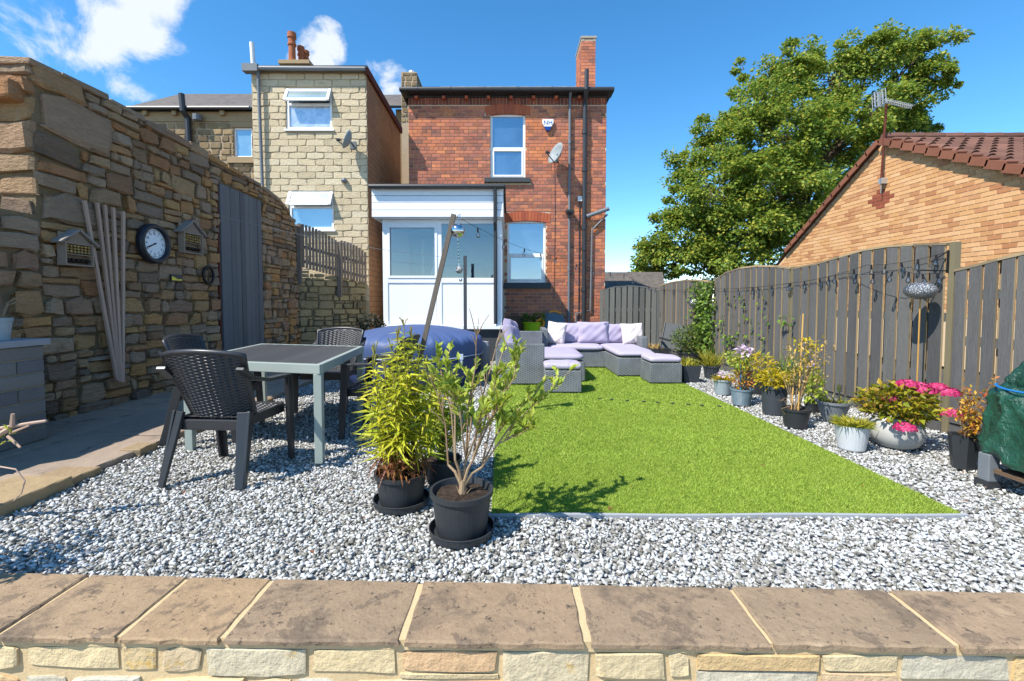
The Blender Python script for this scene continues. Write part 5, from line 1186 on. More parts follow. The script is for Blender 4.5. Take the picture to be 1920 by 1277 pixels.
# ------------------------------------------------------------------ chairs and table
def make_chair(label):
    t_ = thing('garden_chair', label, 'chair', group='woven plastic garden chairs round the table')
    def back(u, v, side):
        s = u * 2 - 1; w_ = .215 + .055 * v; y = -.17 - .15 * v + .07 * s * s + .015 * math.cos(v * 3); z = .38 + .49 * v - .03 * s * s * v + .03 * (1 - v) * s * s
        rows, cols = 46, 12; k = v * rows; j = math.floor(k); f = abs(math.sin(k * PI)); hgt = math.sin(PI * (u * cols + j)) * f * .006
        inside = .04 < u < .96 and .03 < v < .96
        return (w_ * s, y + (-.011 if side else .011) + (hgt if inside else 0), z)
    b = B(); nu, nv = 60, 184
    b.grid(lambda u, v: back(u, v, 1), nu, nv); b.grid(lambda u, v: back(u, v, 0), nu, nv, flip=True); b.build('backrest', M['chair'], t_, smooth=True, world=False)
    b = B(); ed = [Vector(back(0, v, 1)) + Vector((0, .011, 0)) for v in np.linspace(0, 1, 10)] + [Vector(back(u, 1, 1)) + Vector((0, .011, 0)) for u in np.linspace(.06, .94, 12)] + [Vector(back(1, v, 1)) + Vector((0, .011, 0)) for v in np.linspace(1, 0, 10)]
    b.tube(ed, .0175, 8); b.build('back_frame', M['chair'], t_, smooth=True, world=False)
    def seat(u, v, dz):
        s = u * 2 - 1; x = (.215 + .03 * v) * s; y = -.2 + .46 * v; z = .425 - .02 * math.sin(PI * v) - .03 * (v > .93) * (v - .93) / .07
        k = v * 36; j = math.floor(k); hgt = math.sin(PI * (u * 12 + j)) * abs(math.sin(k * PI)) * .005 if .05 < u < .95 else 0
        return (x, y, z + dz + (hgt if dz > -.01 else 0))
    b = B(); b.grid(lambda u, v: seat(u, v, 0), 60, 144); b.grid(lambda u, v: seat(u, v, -.03), 8, 8, flip=True); b.build('seat', M['chair'], t_, smooth=True, world=False)
    b = B(); b.box(-.22, .22, .235, .262, .355, .43); b.box(-.235, -.21, -.2, .235, .36, .425); b.box(.21, .235, -.2, .235, .36, .425); b.box(-.21, .21, -.215, -.19, .34, .41); b.build('seat_frame', M['chair'], t_, world=False, bevel=.006)
    for sg in (-1, 1):
        b = B(); pts = [(sg * .262, -.295, .76), (sg * .275, -.2, .685), (sg * .285, -.05, .65), (sg * .285, .12, .645), (sg * .28, .235, .635)]
        for p, q in zip(pts, pts[1:]): b.bar(p, q, .03, .012)
        b.build('armrest', M['chair'], t_, world=False, bevel=.005)
        b = B(); b.bar((sg * .28, .225, .63), (sg * .262, .27, 0), .033, .012, a2=.022, b2=.01); b.bar((sg * .295, .205, .63), (sg * .277, .25, 0), .01, .03, a2=.009, b2=.022); b.build('leg', M['chair'], t_, world=False, bevel=.004)
        b = B(); b.bar((sg * .22, -.20, .46), (sg * .258, -.325, 0), .04, .012, a2=.024, b2=.01); b.bar((sg * .25, -.18, .46), (sg * .276, -.30, 0), .01, .034, a2=.009, b2=.022); b.build('leg', M['chair'], t_, world=False, bevel=.004)
    return t_
def mid(p, q): return (p + q) / 2
cA = mid(gp(350, 913), gp(482, 908)); fA = mid(gp(415, 858), gp(545, 858))
chair = make_chair('dark woven chair in front of the table with its back to the viewer')
def place(o, x, y, ang): o.location = (x, y, .012); o.rotation_euler = (0, 0, math.radians(ang))
place(chair, (cA.x + fA.x) / 2 - .03, (cA.y + fA.y) / 2 - .02, -4)
copy_tree(chair, (-2.55, 3.95, .03), math.radians(-82), 'dark woven chair at the left end of the table near the patio')
copy_tree(chair, (-1.98, 5.02, .012), math.radians(176), 'dark woven chair on the far side of the table facing the viewer')
copy_tree(chair, (-1.17, 4.12, .012), math.radians(86), 'dark woven chair at the right end of the table behind the lily pot')
n0 = gp(597, 868); TZ = .735
tb = thing('garden_table', 'square garden table with dark slatted top and pale green grey metal frame', 'table', (-1.98, 4.0, 0))
c_nr, c_fr, c_fl = gp(601, 684, TZ), gp(681, 649, TZ), gp(490, 644, TZ)
c_nl = c_nr + (c_fl - c_fr); c_nr.z = c_fr.z = c_fl.z = c_nl.z = 0
ux, uy = (c_nr - c_nl), (c_fl - c_nl); LX, LY = ux.length, uy.length; ux.normalize(); uy.normalize()
def T(a, c, z): return c_nl + ux * a + uy * c + Vector((0, 0, z))
b = B(); e = .022
for p, q in ((T(0, e, TZ - .035), T(LX, e, TZ - .035)), (T(0, LY - e, TZ - .035), T(LX, LY - e, TZ - .035)), (T(e, 2 * e, TZ - .035), T(e, LY - 2 * e, TZ - .035)), (T(LX - e, 2 * e, TZ - .035), T(LX - e, LY - 2 * e, TZ - .035))): b.bar(p, q, e, .035)
b.build('frame', M['table_frame'], tb, bevel=.004)
ns = 9; sw_ = (LX - .09) / ns
for i in range(ns):
    b = B(); a = .045 + (i + .5) * sw_; b.bar(T(a, .046, TZ - .01), T(a, LY - .046, TZ - .01), sw_ / 2 - .003, .009); b.build('slat', M['table_slat'], tb)
for a, c in ((.03, .03), (LX - .03, .03), (.03, LY - .03), (LX - .03, LY - .03)):
    b = B(); b.bar(T(a, c, 0), T(a, c, TZ - .07), .029, .029, up=tuple(uy)); b.build('leg', M['table_frame'], tb, bevel=.004)

# ------------------------------------------------------------------ hot tub
tcx, tcy = at(779, 650, 6.85).x, 6.85; R0 = .965
ht = thing('hot_tub', 'round inflatable hot tub under a navy blue padded cover', 'hot tub', (tcx, tcy, 0))
b = B(); b.lathe([(R0 * .9, 0), (R0 * .97, .04), (R0 * 1.01, .15), (R0 * 1.02, .3), (R0, .45), (R0 * .97, .55)], 72, (tcx, tcy, .01)); b.build('wall', M['tub'], ht, smooth=True)
def pleat(r_, z_, t):
    e = max(0, (r_ / R0 - .7) / .34); a = (math.sin(t * 58 + math.sin(t * 7) * 1.5) * .5 + math.sin(t * 23 + 2) * .5) * (.02 if .63 < z_ < .745 else .005) * e
    k = max(0, math.cos((t - 4.0) * 1.0)) ** 40 * .02 + max(0, math.cos((t - 5.6))) ** 40 * .02
    return (r_ + a * .6 - k * e, z_ + a)
b = B(); b.lathe([(R0 * 1.03, .41), (R0 * 1.045, .45), (R0 * 1.05, .56), (R0 * 1.045, .61), (R0 * 1.02, .65), (R0 * .98, .68), (R0 * .92, .705), (R0 * .8, .74), (R0 * .6, .785), (R0 * .4, .815), (R0 * .2, .832), (0, .838)], 180, (tcx, tcy, .01), fn=pleat); b.build('cover', M['tub_cover'], ht, smooth=True)
b = B(); b.tube([(tcx + math.cos(a) * R0 * 1.05, tcy + math.sin(a) * R0 * 1.05, (.435) + .006 * math.sin(a * 9)) for a in np.linspace(0, 2 * PI, 73)], .008, 6, cap=False); b.build('seam', M['seam'], ht)
for a in (3.75, 4.75, 5.55):
    b = B(); p = Vector((tcx + math.cos(a) * R0 * 1.06, tcy + math.sin(a) * R0 * 1.06, .45)); b.bar(p, p - Vector((0, 0, .16)), .018, .008); b.build('strap', M['seam'] if a > 5 else M['black_plastic'], ht); b = B(); b.bar(p + Vector((0, 0, .03)), p - Vector((0, 0, .045)), .03, .014); b.build('buckle', M['seam'], ht)
b = B(); p = Vector((tcx + R0 * 1.05, tcy + .35, 0)); b.lathe([(.1, .02), (.1, .5), (.08, .56), (0, .57)], 16, p); b.build('pump_unit', M['cap'], ht)

# ------------------------------------------------------------------ rattan sofa set
def cushion(parent, name, m, x0, x1, y0, y1, z0, z1, e=.22, rot=0.0, c=None, label=None):
    b = B(); cx, cy, cz = (x0 + x1) / 2, (y0 + y1) / 2, (z0 + z1) / 2; A_, B_, C_ = (x1 - x0) / 2, (y1 - y0) / 2, (z1 - z0) / 2
    def sp(v, p): return math.copysign(abs(v) ** p, v)
    sd_ = random.uniform(0, 9)
    def fn(u, v):
        t, f = u * 2 * PI, (v - .5) * PI
        x, y, z = A_ * sp(math.cos(f), .45) * sp(math.cos(t), e), B_ * sp(math.cos(f), .45) * sp(math.sin(t), e), C_ * sp(math.sin(f), .6)
        z += .012 * vnoise(x * 6, y * 6, sd_) * (1 if z > 0 else 0)
        return (cx + x * math.cos(rot) - y * math.sin(rot), cy + x * math.sin(rot) + y * math.cos(rot), cz + z)
    b.grid(fn, 40, 14); return b.build(name, m, parent, smooth=True)
def pillow(name, label, m, c, w_, h_, t_, yaw=0, lean=-.25, roll=0, cat='cushion', group=None, parent=None):
    R3 = Matrix.Translation(c) @ Matrix.Rotation(yaw, 4, 'Z') @ Matrix.Rotation(lean, 4, 'X') @ Matrix.Rotation(roll, 4, 'Y'); b = B(); sd_ = random.uniform(0, 20)
    for sg in (-1, 1):
        def fn(u, v):
            s, q = u * 2 - 1, v * 2 - 1; th_ = t_ / 2 * (max(0, (1 - s ** 4) * (1 - q ** 4))) ** .5; pin = 1 - .07 * (1 - q * q) if 0 else 1
            x = w_ / 2 * s * (1 - .06 * (1 - abs(q)) * abs(s)); z = h_ / 2 * q * (1 - .06 * (1 - abs(s)) * abs(q)); y = sg * (th_ + th_ * .22 * vnoise(s * 2.5, q * 2.5, sd_))
            return tuple(R3 @ Vector((x, y, z)))
        b.grid(fn, 18, 18, flip=(sg > 0))
    o_ = b.build(name, m, parent, smooth=True)
    if not parent: tag(o_, label, cat, group)
    return o_
def wick(parent, name, x0, x1, y0, y1, z0, z1, rot=0):
    b = B(); b.box(x0, x1, y0, y1, z0, z1); return b.build(name, M['wicker'], parent, bevel=.012)
Yf = gp(975, 724).y; sx0 = at(929, 690, Yf).x; sx1 = at(1021, 690, Yf).x; za = at(975, 645, Yf).z
so_ = thing('corner_sofa', 'grey rattan corner sofa with lilac seat cushions on the lawn', 'sofa', (1.1, 7.8, 0))
Z0 = .03; sc_z = .31
wick(so_, 'armrest', sx0, sx1, Yf, Yf + .12, Z0, za)
wick(so_, 'backrest', sx0, sx0 + .12, Yf + .121, 8.86, Z0, za)
y2 = 8.87; wick(so_, 'backrest', sx0 + .121, 2.30, y2 - .12, y2, Z0, za + .02)
wick(so_, 'divider', at(1016, 640, 8.2).x, at(1026, 640, 8.2).x, 8.05, 8.74, Z0, at(0, 617, 8.1).z)
wick(so_, 'divider', sx0 + .121, at(1018, 640, 7.9).x, 7.95, 8.04, Z0, at(0, 621, 7.95).z)
xs1 = at(1096, 668, 6.7).x
wick(so_, 'seat_base', sx0 + .121, xs1, Yf + .25, 7.94, Z0, sc_z)
wick(so_, 'seat_base', xs1 - .4, 1.72, 8.06, 8.745, Z0, sc_z)
Yc = gp(1180, 708).y; xc0 = at(1158, 700, Yc).x; wick(so_, 'chaise_base', xc0, xc0 + .63, Yc, 8.745, Z0, sc_z)
wick(so_, 'armrest', xc0 + .631, xc0 + .74, 8.0, 8.745, Z0, at(0, 632, 8.0).z)
cushion(so_, 'seat_cushion', M['seat_lilac'], sx0 + .125, xs1 + .01, Yf + .24, 7.93, sc_z + .002, sc_z + .115)
cushion(so_, 'seat_cushion', M['seat_lilac'], xs1 - .39, xc0 - .01, 8.03, 8.74, sc_z + .002, sc_z + .11)
cushion(so_, 'seat_cushion', M['seat_lilac'], xc0, xc0 + .625, Yc - .01, 8.74, sc_z + .002, sc_z + .105)
zc = sc_z + .11
def backc(px, w_, h_, label, m='lilac', yaw=0, Y=8.62, lean=-.2, roll=0, dz=0):
    c = at(px, 620, Y); c.z = zc + h_ / 2 - .02 + dz; pillow('back_cushion', label, M[m], c, w_, h_, .17, yaw, lean, roll)
backc(1072, .5, .40, 'lilac back cushion right of the crumpled cream cushion on the sofa', Y=8.64)
backc(1112, .60, .42, 'wide lilac back cushion in the middle of the sofa', Y=8.57)
backc(1152, .48, .38, 'lilac back cushion left of the white floral cushion on the sofa', Y=8.64)
backc(1043, .36, .42, 'crumpled cream patterned cushion in the sofa corner', 'floral', -.25, 8.42, -.25, .12)
backc(1186, .42, .40, 'white floral cushion at the right end of the sofa', 'floral', .1, 8.42, -.3, -.03)
for y_, zz, lab in ((7.0, .02, 'lilac cushion slumped against the left arm of the sofa'), (7.45, .08, 'lilac cushion leaning behind another against the left sofa back')):
    c = Vector((sx0 + .24, y_, zc + .2 + zz)); pillow('scatter_cushion', lab, M['lilac'], c, .48, .42, .18, math.radians(75), -.3, .15)
def stool(label, x0, x1, y0, y1, h_, rot):
    c = Vector(((x0 + x1) / 2, (y0 + y1) / 2, .02)); t_ = thing('footstool', label, 'footstool', c, 0, 'rattan footstools'); R3 = Matrix.Translation(c) @ Matrix.Rotation(rot, 4, 'Z'); a, d_ = (x1 - x0) / 2, (y1 - y0) / 2
    b = B(); b.box(-a, a, -d_, d_, .01, h_); b.v = [tuple(R3 @ Vector(v)) for v in b.v]; b.build('base', M['wicker'], t_, bevel=.012)
    cushion(t_, 'cushion', M['seat_lilac'], c.x - a - .005, c.x + a + .005, c.y - d_ - .005, c.y + d_ + .005, h_ + .022, h_ + .115, rot=rot)
Yo = gp(1058, 740).y; stool('small rattan footstool with lilac cushion in front of the sofa arm', at(1022, 730, Yo).x, at(1092, 730, Yo).x, Yo, Yo + .42, .29, math.radians(-3))
Yo = gp(1250, 722).y; stool('rattan footstool with lilac cushion beside the chaise at the lawn edge', at(1219, 715, Yo).x, at(1279, 715, Yo).x, Yo, Yo + .5, .29, 0)

# items by the house wall
cr = thing('wooden_crate', 'tall brown wooden crate against the house wall behind the sofa', 'crate', at(965, 650, 10.4))
for i in range(6):
    p0, p1 = at(950, 590, 10.4), at(982, 590, 10.4); b = B(); zz = i * .14; b.box(p0.x, p1.x, 10.38, 10.4, .02 + zz, .02 + zz + .132); b.build('slat', M['brown_crate'], cr)
b = B(); b.box(p0.x + .004, p1.x - .004, 10.402, 10.72, .02, .86); b.build('box', M['brown_crate'], cr)
tu = thing('trug', 'lime green flexible tub on the ground by the crate', 'tub', at(998, 612, 10.2)); p = at(998, 612, 10.2)
b = B(); b.lathe([(.16, .0), (.21, .36), (.225, .36), (.225, .38), (.2, .38), (.17, .1), (0, .1)], 24, (p.x, p.y, .36)); b.build('tub', M['lime'], tu); b = B(); b.box(p.x - .2, p.x + .2, p.y - .2, p.y + .2, .01, .355); b.build('stand', M['brown_crate'], tu)
P = np.array([(p.x + random.uniform(-.2, .3), p.y + random.uniform(-.15, .15), .74 + random.uniform(0, .14)) for _ in range(120)]); foliage('plant', [leaves(P, rng.normal(0, 1, (120, 3)) + [0, 0, .4], .12, .06)], M['dark_leaf'], tu)
rl_ = thing('hose_reel', 'blue grey and orange hose reel behind the sofa cushions', 'hose reel', at(1036, 605, 10.3)); p = at(1037, 605, 10.3)
b = B(); b.lathe([(.05, -.14), (.25, -.14), (.27, -.1), (.27, .1), (.25, .14), (.05, .14)], 28); b.v = [(p.x + x, p.y + z, p.z + y - .0) for x, y, z in b.v]; b.build('drum', M['blue_grey'], rl_)
b = B(); b.tube([(p.x - .3 + math.cos(a) * .08, p.y - .2, p.z + math.sin(a) * .08) for a in np.linspace(0, 2 * PI, 17)], .025, 8, cap=False); b.build('handle', M['orange'], rl_)
b = B(); b.tube([(p.x + math.cos(a) * .26, p.y - .15, p.z + math.sin(a) * .26) for a in np.linspace(.9, 2.0, 10)], .02, 8); b.build('guard', M['orange'], rl_)
b = B(); b.box(p.x - .12, p.x + .12, p.y - .1, p.y + .1, .01, p.z - .1); b.build('stand', M['navy'], rl_)
sg_ = thing('sling_chair', 'grey sling garden chair in the corner by the far fence', 'chair', at(1258, 650, 9.3)); Ys = 9.3
q = [at(1247, 605, Ys), at(1294, 611, Ys), at(1278, 655, Ys - .2), at(1238, 652, Ys - .2)]
b = B(); b.add([q[0], q[1], q[2], q[3]] + [v + Vector((0, .02, 0)) for v in q], [(0, 3, 2, 1), (4, 5, 6, 7), (0, 1, 5, 4), (1, 2, 6, 5), (3, 0, 4, 7)]); b.build('back_sling', M['sling'], sg_)
b = B(); b.add([q[3], q[2], q[2] + Vector((.05, -.42, .02)), q[3] + Vector((.05, -.42, .02))] + [v - Vector((0, 0, .02)) for v in (q[3], q[2], q[2] + Vector((.05, -.42, .02)), q[3] + Vector((.05, -.42, .02)))], [(0, 1, 2, 3), (7, 6, 5, 4), (2, 6, 7, 3), (1, 5, 6, 2)]); b.build('seat', M['sling'], sg_)
for k in (0, 1):
    a = q[1] if k else q[0]; l_ = q[2] if k else q[3]
    b = B(); b.tube([a, l_, l_ + Vector((.05, -.42, .02)), (l_.x + .05, l_.y - .45, .02)], .014, 8); b.build('frame', M['black_plastic'], sg_)
    b = B(); b.tube([l_ + Vector((0, .02, 0)), (l_.x, l_.y + .15, .02)], .014, 8); b.build('leg', M['black_plastic'], sg_)
    b = B(); b.bar(l_ + Vector((0, 0, .2)), l_ + Vector((.04, -.42, .18)), .025, .015); b.build('armrest', M['black_plastic'], sg_)

# ------------------------------------------------------------------ potted plants
def pot_body(t_, c, rt, rb, h, m, n=32, rim=True, soil='soil', ribs=False):
    prf = [(rb * .96, 0), (rb, .01)]
    if ribs:
        for i in range(12):
            f = i / 12; r_ = rb + (rt - rb) * f; prf += [(r_ + .003, h * (.03 + f * .85)), (r_ - .001, h * (.03 + (f + .04) * .85))]
    prf += [(rt * .98, h * .86)]
    if rim: prf += [(rt * .985, h * .88), (rt * 1.05, h * .885), (rt * 1.06, h), (rt * .97, h)]
    else: prf += [(rt, h), (rt * .93, h)]
    prf += [(rt * .92, h * .85), (0, h * .85)]
    b = B(); b.lathe(prf, n, c); b.build('pot', M[m], t_)
    b = B(); b.lathe([(rt * .93, h * .86), (rt * .6, h * .89), (rt * .25, h * .875), (0, h * .9)], 20, c, fn=lambda r_, z_, t: (r_, z_ + .006 * math.sin(t * 5 + r_ * 60))); b.build('soil', M[soil], t_)
def saucer(t_, c, r_):
    b = B(); b.lathe([(r_ * .82, 0), (r_ * .97, .006), (r_, .04), (r_ * 1.02, .042), (r_ * .98, .044), (r_ * .93, .012), (0, .012)], 36, c); b.build('saucer', M['pot_black'], t_)

# front shrub
c = gp(866, 1004); c.z = .012; ry_ = c.y; rimz = at(868, 918, ry_).z
t_ = thing('potted_shrub', 'sparse twiggy shrub in a black plastic pot at the front of the gravel', 'potted plant', c)
saucer(t_, c, .165); pot_body(t_, (c.x, c.y, .026), .152, .128, rimz - .02, 'pot_black', 40)
root = Vector((c.x + .0, c.y, rimz - .04)); st_ = B(); LP, LD = [], []
ends = [(1052, 716, .25), (1000, 745, .1), (978, 652, .05), (940, 610, .1), (932, 690, -.08), (893, 618, .05), (884, 700, .12), (838, 668, -.05), (806, 700, .12), (850, 740, -.12), (955, 745, -.1), (905, 770, -.15), (1000, 800, -.1), (820, 650, .15), (965, 700, .2)]
nodes = [root + Vector((x_, y_, z_)) for x_, y_, z_ in ((-.07, .02, .16), (-.03, -.02, .2), (.02, .03, .18), (.06, -.01, .2), (.1, .01, .15))]
hub = root + Vector((.004, 0, .07))
for nd in nodes: st_.tube([hub - Vector((0, 0, .02)), hub.lerp(nd, .5) + Vector((0, 0, .012)), nd], [.009, .0075, .006], 7)
for k, (px, py, dy) in enumerate(ends):
    e = at(px, py, ry_ + dy); s = min(nodes, key=lambda q_: abs((e.x - root.x) * .3 - (q_.x - root.x)) + random.uniform(0, .02)); kn = s.lerp(e, .35) + Vector((random.uniform(-.03, .03), random.uniform(-.03, .03), .04)); k2 = s.lerp(e, .7) + Vector((random.uniform(-.025, .025), random.uniform(-.03, .03), .02))
    dead = k in (3, 5, 8); st_.tube([s, kn, k2, e], [.0055, .0042, .003, .0014], 6)
    for q in range(7):
        f = random.uniform(.3, .97); p0 = kn.lerp(k2, (f - .35) / .35) if f < .7 else k2.lerp(e, (f - .7) / .3); d_ = (e - s).normalized() * .6 + Vector((random.uniform(-1, 1), random.uniform(-1, 1), random.uniform(0, .8))).normalized() * .6; ln_ = random.uniform(.05, .15); p1 = p0 + d_ * ln_
        st_.tube([p0, p0.lerp(p1, .5) + Vector((0, 0, .008)), p1], [.003, .0025, .0012], 5)
        if not dead:
            for m_ in range(random.randint(6, 11)): LP.append(p0.lerp(p1, random.uniform(.35, 1.05))); LD.append(d_ + Vector((random.uniform(-1, 1), random.uniform(-1, 1), random.uniform(-.2, 1))) * .8)
    if not dead:
        for m_ in range(16): LP.append(k2.lerp(e, random.uniform(.2, 1.0))); LD.append((e - s).normalized() + Vector((random.uniform(-1, 1), random.uniform(-1, 1), random.uniform(0, 1))) * .9)
for _ in range(10):
    e = root + Vector((random.uniform(-.05, .05), random.uniform(-.05, .02), random.uniform(.02, .09))); st_.tube([root + Vector((0, 0, -.01)), e], [.004, .001], 5)
st_.tube([root - Vector((0, 0, .03)), root + Vector((.005, 0, .09))], [.022, .014], 8)
st_.build('branches', M['twig'], t_); LP = np.array(LP); foliage('leaves', [leaves(LP, np.array(LD), rng.uniform(.035, .066, len(LP)), rng.uniform(.016, .029, len(LP)), .3, .15)], M['shrub_leaf'], t_)

# lily pot
c = gp(753, 948); c.z = .012; ry_ = c.y; rimz = at(756, 885, ry_).z
t_ = thing('potted_lily', 'tall yellow green leafy lilies in a black pot left of the twiggy shrub', 'potted plant', c)
saucer(t_, c, .16); pot_body(t_, (c.x, c.y, .026), .146, .122, rimz - .02, 'pot_black', 40)
st_ = B(); ch = []; dr = []
tops = [(702, 668, 0), (700, 690, -.08), (757, 612, .05), (745, 640, -.06), (772, 640, .08), (735, 660, .1), (785, 668, 0), (800, 690, .1), (722, 700, -.1), (765, 690, -.1), (748, 705, -.12), (780, 715, .02), (810, 720, -.05), (688, 730, .02), (825, 745, 0), (740, 725, -.14)]
for px, py, dy in tops:
    e = at(px, py, ry_ + dy); s = Vector((c.x + (e.x - c.x) * .35 + random.uniform(-.03, .03), c.y + dy * .4, rimz - .05)); mid_ = s.lerp(e, .5) + Vector(((e.x - c.x) * .12, 0, 0)); st_.tube([s, mid_, e], [.005, .0045, .0025], 6)
    n = int((e - s).length * 105); f = rng.uniform(.12, .97, n); f.sort()
    Pp = np.array([s.lerp(mid_, x * 2) if x < .5 else mid_.lerp(e, x * 2 - 1) for x in f]); a = np.arange(n) * 2.4 + rng.uniform(0, .5, n)
    D = np.stack([np.cos(a), np.sin(a), rng.uniform(.15, .7, n)], 1); lnn = .15 * (1.12 - .62 * f) * rng.uniform(.8, 1.2, n)
    dry = f < .24
    ch.append(leaves(Pp[~dry], D[~dry], lnn[~dry], .0175, .3, .5, mid=.35)); D[:, 2] -= .5
    if dry.any(): dr.append(leaves(Pp[dry], D[dry], lnn[dry] * .8, .013, .3, .6, mid=.4))
    for q in range(4):
        ee = e + Vector((random.uniform(-.025, .025), random.uniform(-.02, .02), random.uniform(.04, .09))); st_.tube([e, e.lerp(ee, .6) + Vector((0, 0, .01)), ee], [.0022, .003, .0035], 5)
n = 260; Pp = np.stack([c.x + rng.normal(.03, .06, n), c.y + rng.normal(-.02, .06, n), rng.uniform(rimz - .04, rimz + .12, n)], 1); dr.append(leaves(Pp, rng.normal(0, 1, (n, 3)) + [0, 0, .3], .05, .012, .3, .5))
st_.build('stems', M['green_stem'], t_); foliage('leaves', ch, M['lily'], t_); foliage('dry_leaves', dr, M['dry'], t_)

# third pot behind
c = gp(829, 905); c.z = .012; rimz = at(830, 862, c.y).z
t_ = thing('potted_bush', 'bushy green plant in a black pot half hidden behind the lily pot', 'potted plant', c); pot_body(t_, c, .125, .1, rimz, 'pot_black')
st_ = B(); ch = []
for i in range(16):
    e = at(random.uniform(775, 890), random.uniform(668, 800), c.y + random.uniform(-.12, .15)); s = Vector((c.x, c.y, rimz - .03)); st_.tube([s, s.lerp(e, .5) + Vector((0, 0, .03)), e], [.005, .004, .002], 5)
    n = 70; f = rng.uniform(.35, 1.0, n)[:, None]; Pp = np.array(s) * (1 - f) + np.array(e) * f; D = rng.normal(0, 1, (n, 3)) + [0, 0, .5]; ch.append(leaves(Pp, D, rng.uniform(.035, .075, n), rng.uniform(.016, .03, n), .25, .25))
st_.build('stems', M['green_stem'], t_); foliage('leaves', ch, M['shrub_leaf'], t_)

# ------------------------------------------------------------------ pots along the fence
def potted(name, label, px, py, wpx, hpx, m, top=1.0, bot=.78, rim=True, n=28, ribs=False):
    c = gp(px, py); c.z = .012; s = c.y / F; rt, h = wpx / 2 * s * top, hpx * s; c.y += rt * .7
    t_ = thing(name, label, 'potted plant', c); pot_body(t_, c, rt, rt * bot, h, m, n, rim, ribs=ribs); return t_, c, rt, h
def tuft(t_, c, rt, h, m, n, ln, wd, spread=.6, name='foliage', up=1.0, z=0):
    a = rng.uniform(0, 2 * PI, n); r_ = rt * .85 * rng.uniform(0, 1, n) ** .5; P = np.stack([c.x + np.cos(a) * r_, c.y + np.sin(a) * r_, np.full(n, c.z + h * .88 + z)], 1)
    D = np.stack([np.cos(a) * spread, np.sin(a) * spread, np.full(n, up)], 1) * 1.0 + rng.normal(0, .3, (n, 3)); foliage(name, [leaves(P, D, ln * rng.uniform(.6, 1.2, n), wd, .25, .3, mid=.4)], M[m], t_)
def bush(t_, c, h, m, n, rx, rz, zc_, ls, lw_, name='foliage', stems=6, off=(0, 0), sm='green_stem'):
    q = sphere_dirs(n) * (rng.uniform(.15, 1, (n, 1)) ** .5) * np.array([rx, rx, rz]); C0 = np.array([c.x + off[0], c.y + off[1], c.z + h + zc_])
    foliage(name, [leaves(C0 + q, q / rx + rng.normal(0, .5, (n, 3)) + [0, 0, .3], ls * rng.uniform(.7, 1.2, n), lw_ * rng.uniform(.7, 1.2, n), .25, .2)], M[m], t_)
    if stems:
        b = B()
        for i in range(stems):
            e = Vector(C0 + sphere_dirs(1)[0] * np.array([rx, rx, rz]) * .75); b.tube([(c.x + random.uniform(-.02, .02), c.y, c.z + h * .85), e], [.004, .002], 5)
        b.build('stems', M[sm], t_)
t_, c, rt, h = potted('potted_grass', 'yellow grass in a dark round pot beside the rectangular planter', 1338, 712, 30, 24, 'pot_dark'); tuft(t_, c, rt, h, 'grass_pot', 160, .3, .012, .35)
t_, c, rt, h = potted('potted_pinks', 'pale blue grey pot of low yellowing plants at the lawn edge', 1360, 743, 34, 29, 'pot_pale'); tuft(t_, c, rt, h, 'yellow_leaf', 160, .09, .022, .9); bush(t_, c, h, 'pale_pink', 30, rt * .9, .03, .05, .03, .028, 'flowers', 0)
t_, c, rt, h = potted('potted_rose', 'slate blue ribbed pot with a leggy flowering plant and blue canes', 1397, 763, 39, 31, 'pot_slate', ribs=True)
bush(t_, c, h, 'acer', 120, rt * 1.2, .1, .1, .05, .022); bush(t_, c, h, 'shrub_leaf', 220, rt * 1.25, .1, .33, .05, .024, 'upper_foliage', 8, (-.04, 0)); bush(t_, c, h, 'pale_pink', 110, .09, .07, .42, .04, .036, 'flowers', 0, (.0, -.03))
b = B(); b.tube([(c.x - .02, c.y - .02, h * .8), (c.x - .03, c.y - .02, h + .3)], .006, 6); b.build('cane', M['blue_cord'], t_)
t_, c, rt, h = potted('potted_conifer', 'golden shrub in a black pot behind the slate blue pot', 1424, 742, 46, 40, 'pot_black'); bush(t_, c, h, 'yellow_leaf', 420, rt * 1.75, .16, .1, .07, .022, off=(-.02, 0))
t_, c, rt, h = potted('potted_golden_shrub', 'low golden shrub in a tall dark pot left of the bamboo canes', 1460, 782, 46, 56, 'pot_dark', bot=.85); bush(t_, c, h, 'yellow_leaf', 420, rt * 1.35, .1, .05, .065, .02)
t_, c, rt, h = potted('potted_canes', 'dark pot with a wigwam of bamboo canes and dried climbing stems', 1502, 807, 50, 37, 'pot_black')
b = B()
for (px, py) in ((1506, 588), (1518, 690), (1490, 686), (1524, 676)):
    e = at(px, py, c.y + random.uniform(-.05, .05)); s = Vector((c.x + random.uniform(-.7, .7) * rt, c.y + random.uniform(-.6, .6) * rt, h * .8))
    if px == 1506: s = Vector((c.x - .01, c.y - .05, h * .8))
    bb = B(); bb.tube([s, s.lerp(e, .5), e], .0065, 7); bb.build('cane', M['cane'], t_)
for i in range(26):
    e = at(random.uniform(1462, 1548), random.uniform(640, 790), c.y + random.uniform(-.1, .1)); s = Vector((c.x + random.uniform(-.04, .04), c.y, h * .85)); k1 = s.lerp(e, .4) + Vector((random.uniform(-.05, .05), random.uniform(-.05, .05), .08)); k2 = s.lerp(e, .8) + Vector((random.uniform(-.06, .06), 0, .05)); b.tube([s, k1, k2, e], [.003, .0025, .002, .0015], 5)
b.build('dried_stems', M['twig'], t_)
n = 230; P = np.array([at(random.gauss(1512, 22), random.uniform(640, 720), c.y + random.uniform(-.12, .12)) for _ in range(n)]); foliage('dried_leaves', [leaves(P, rng.normal(0, 1, (n, 3)), .04, .016)], M['straw'], t_)
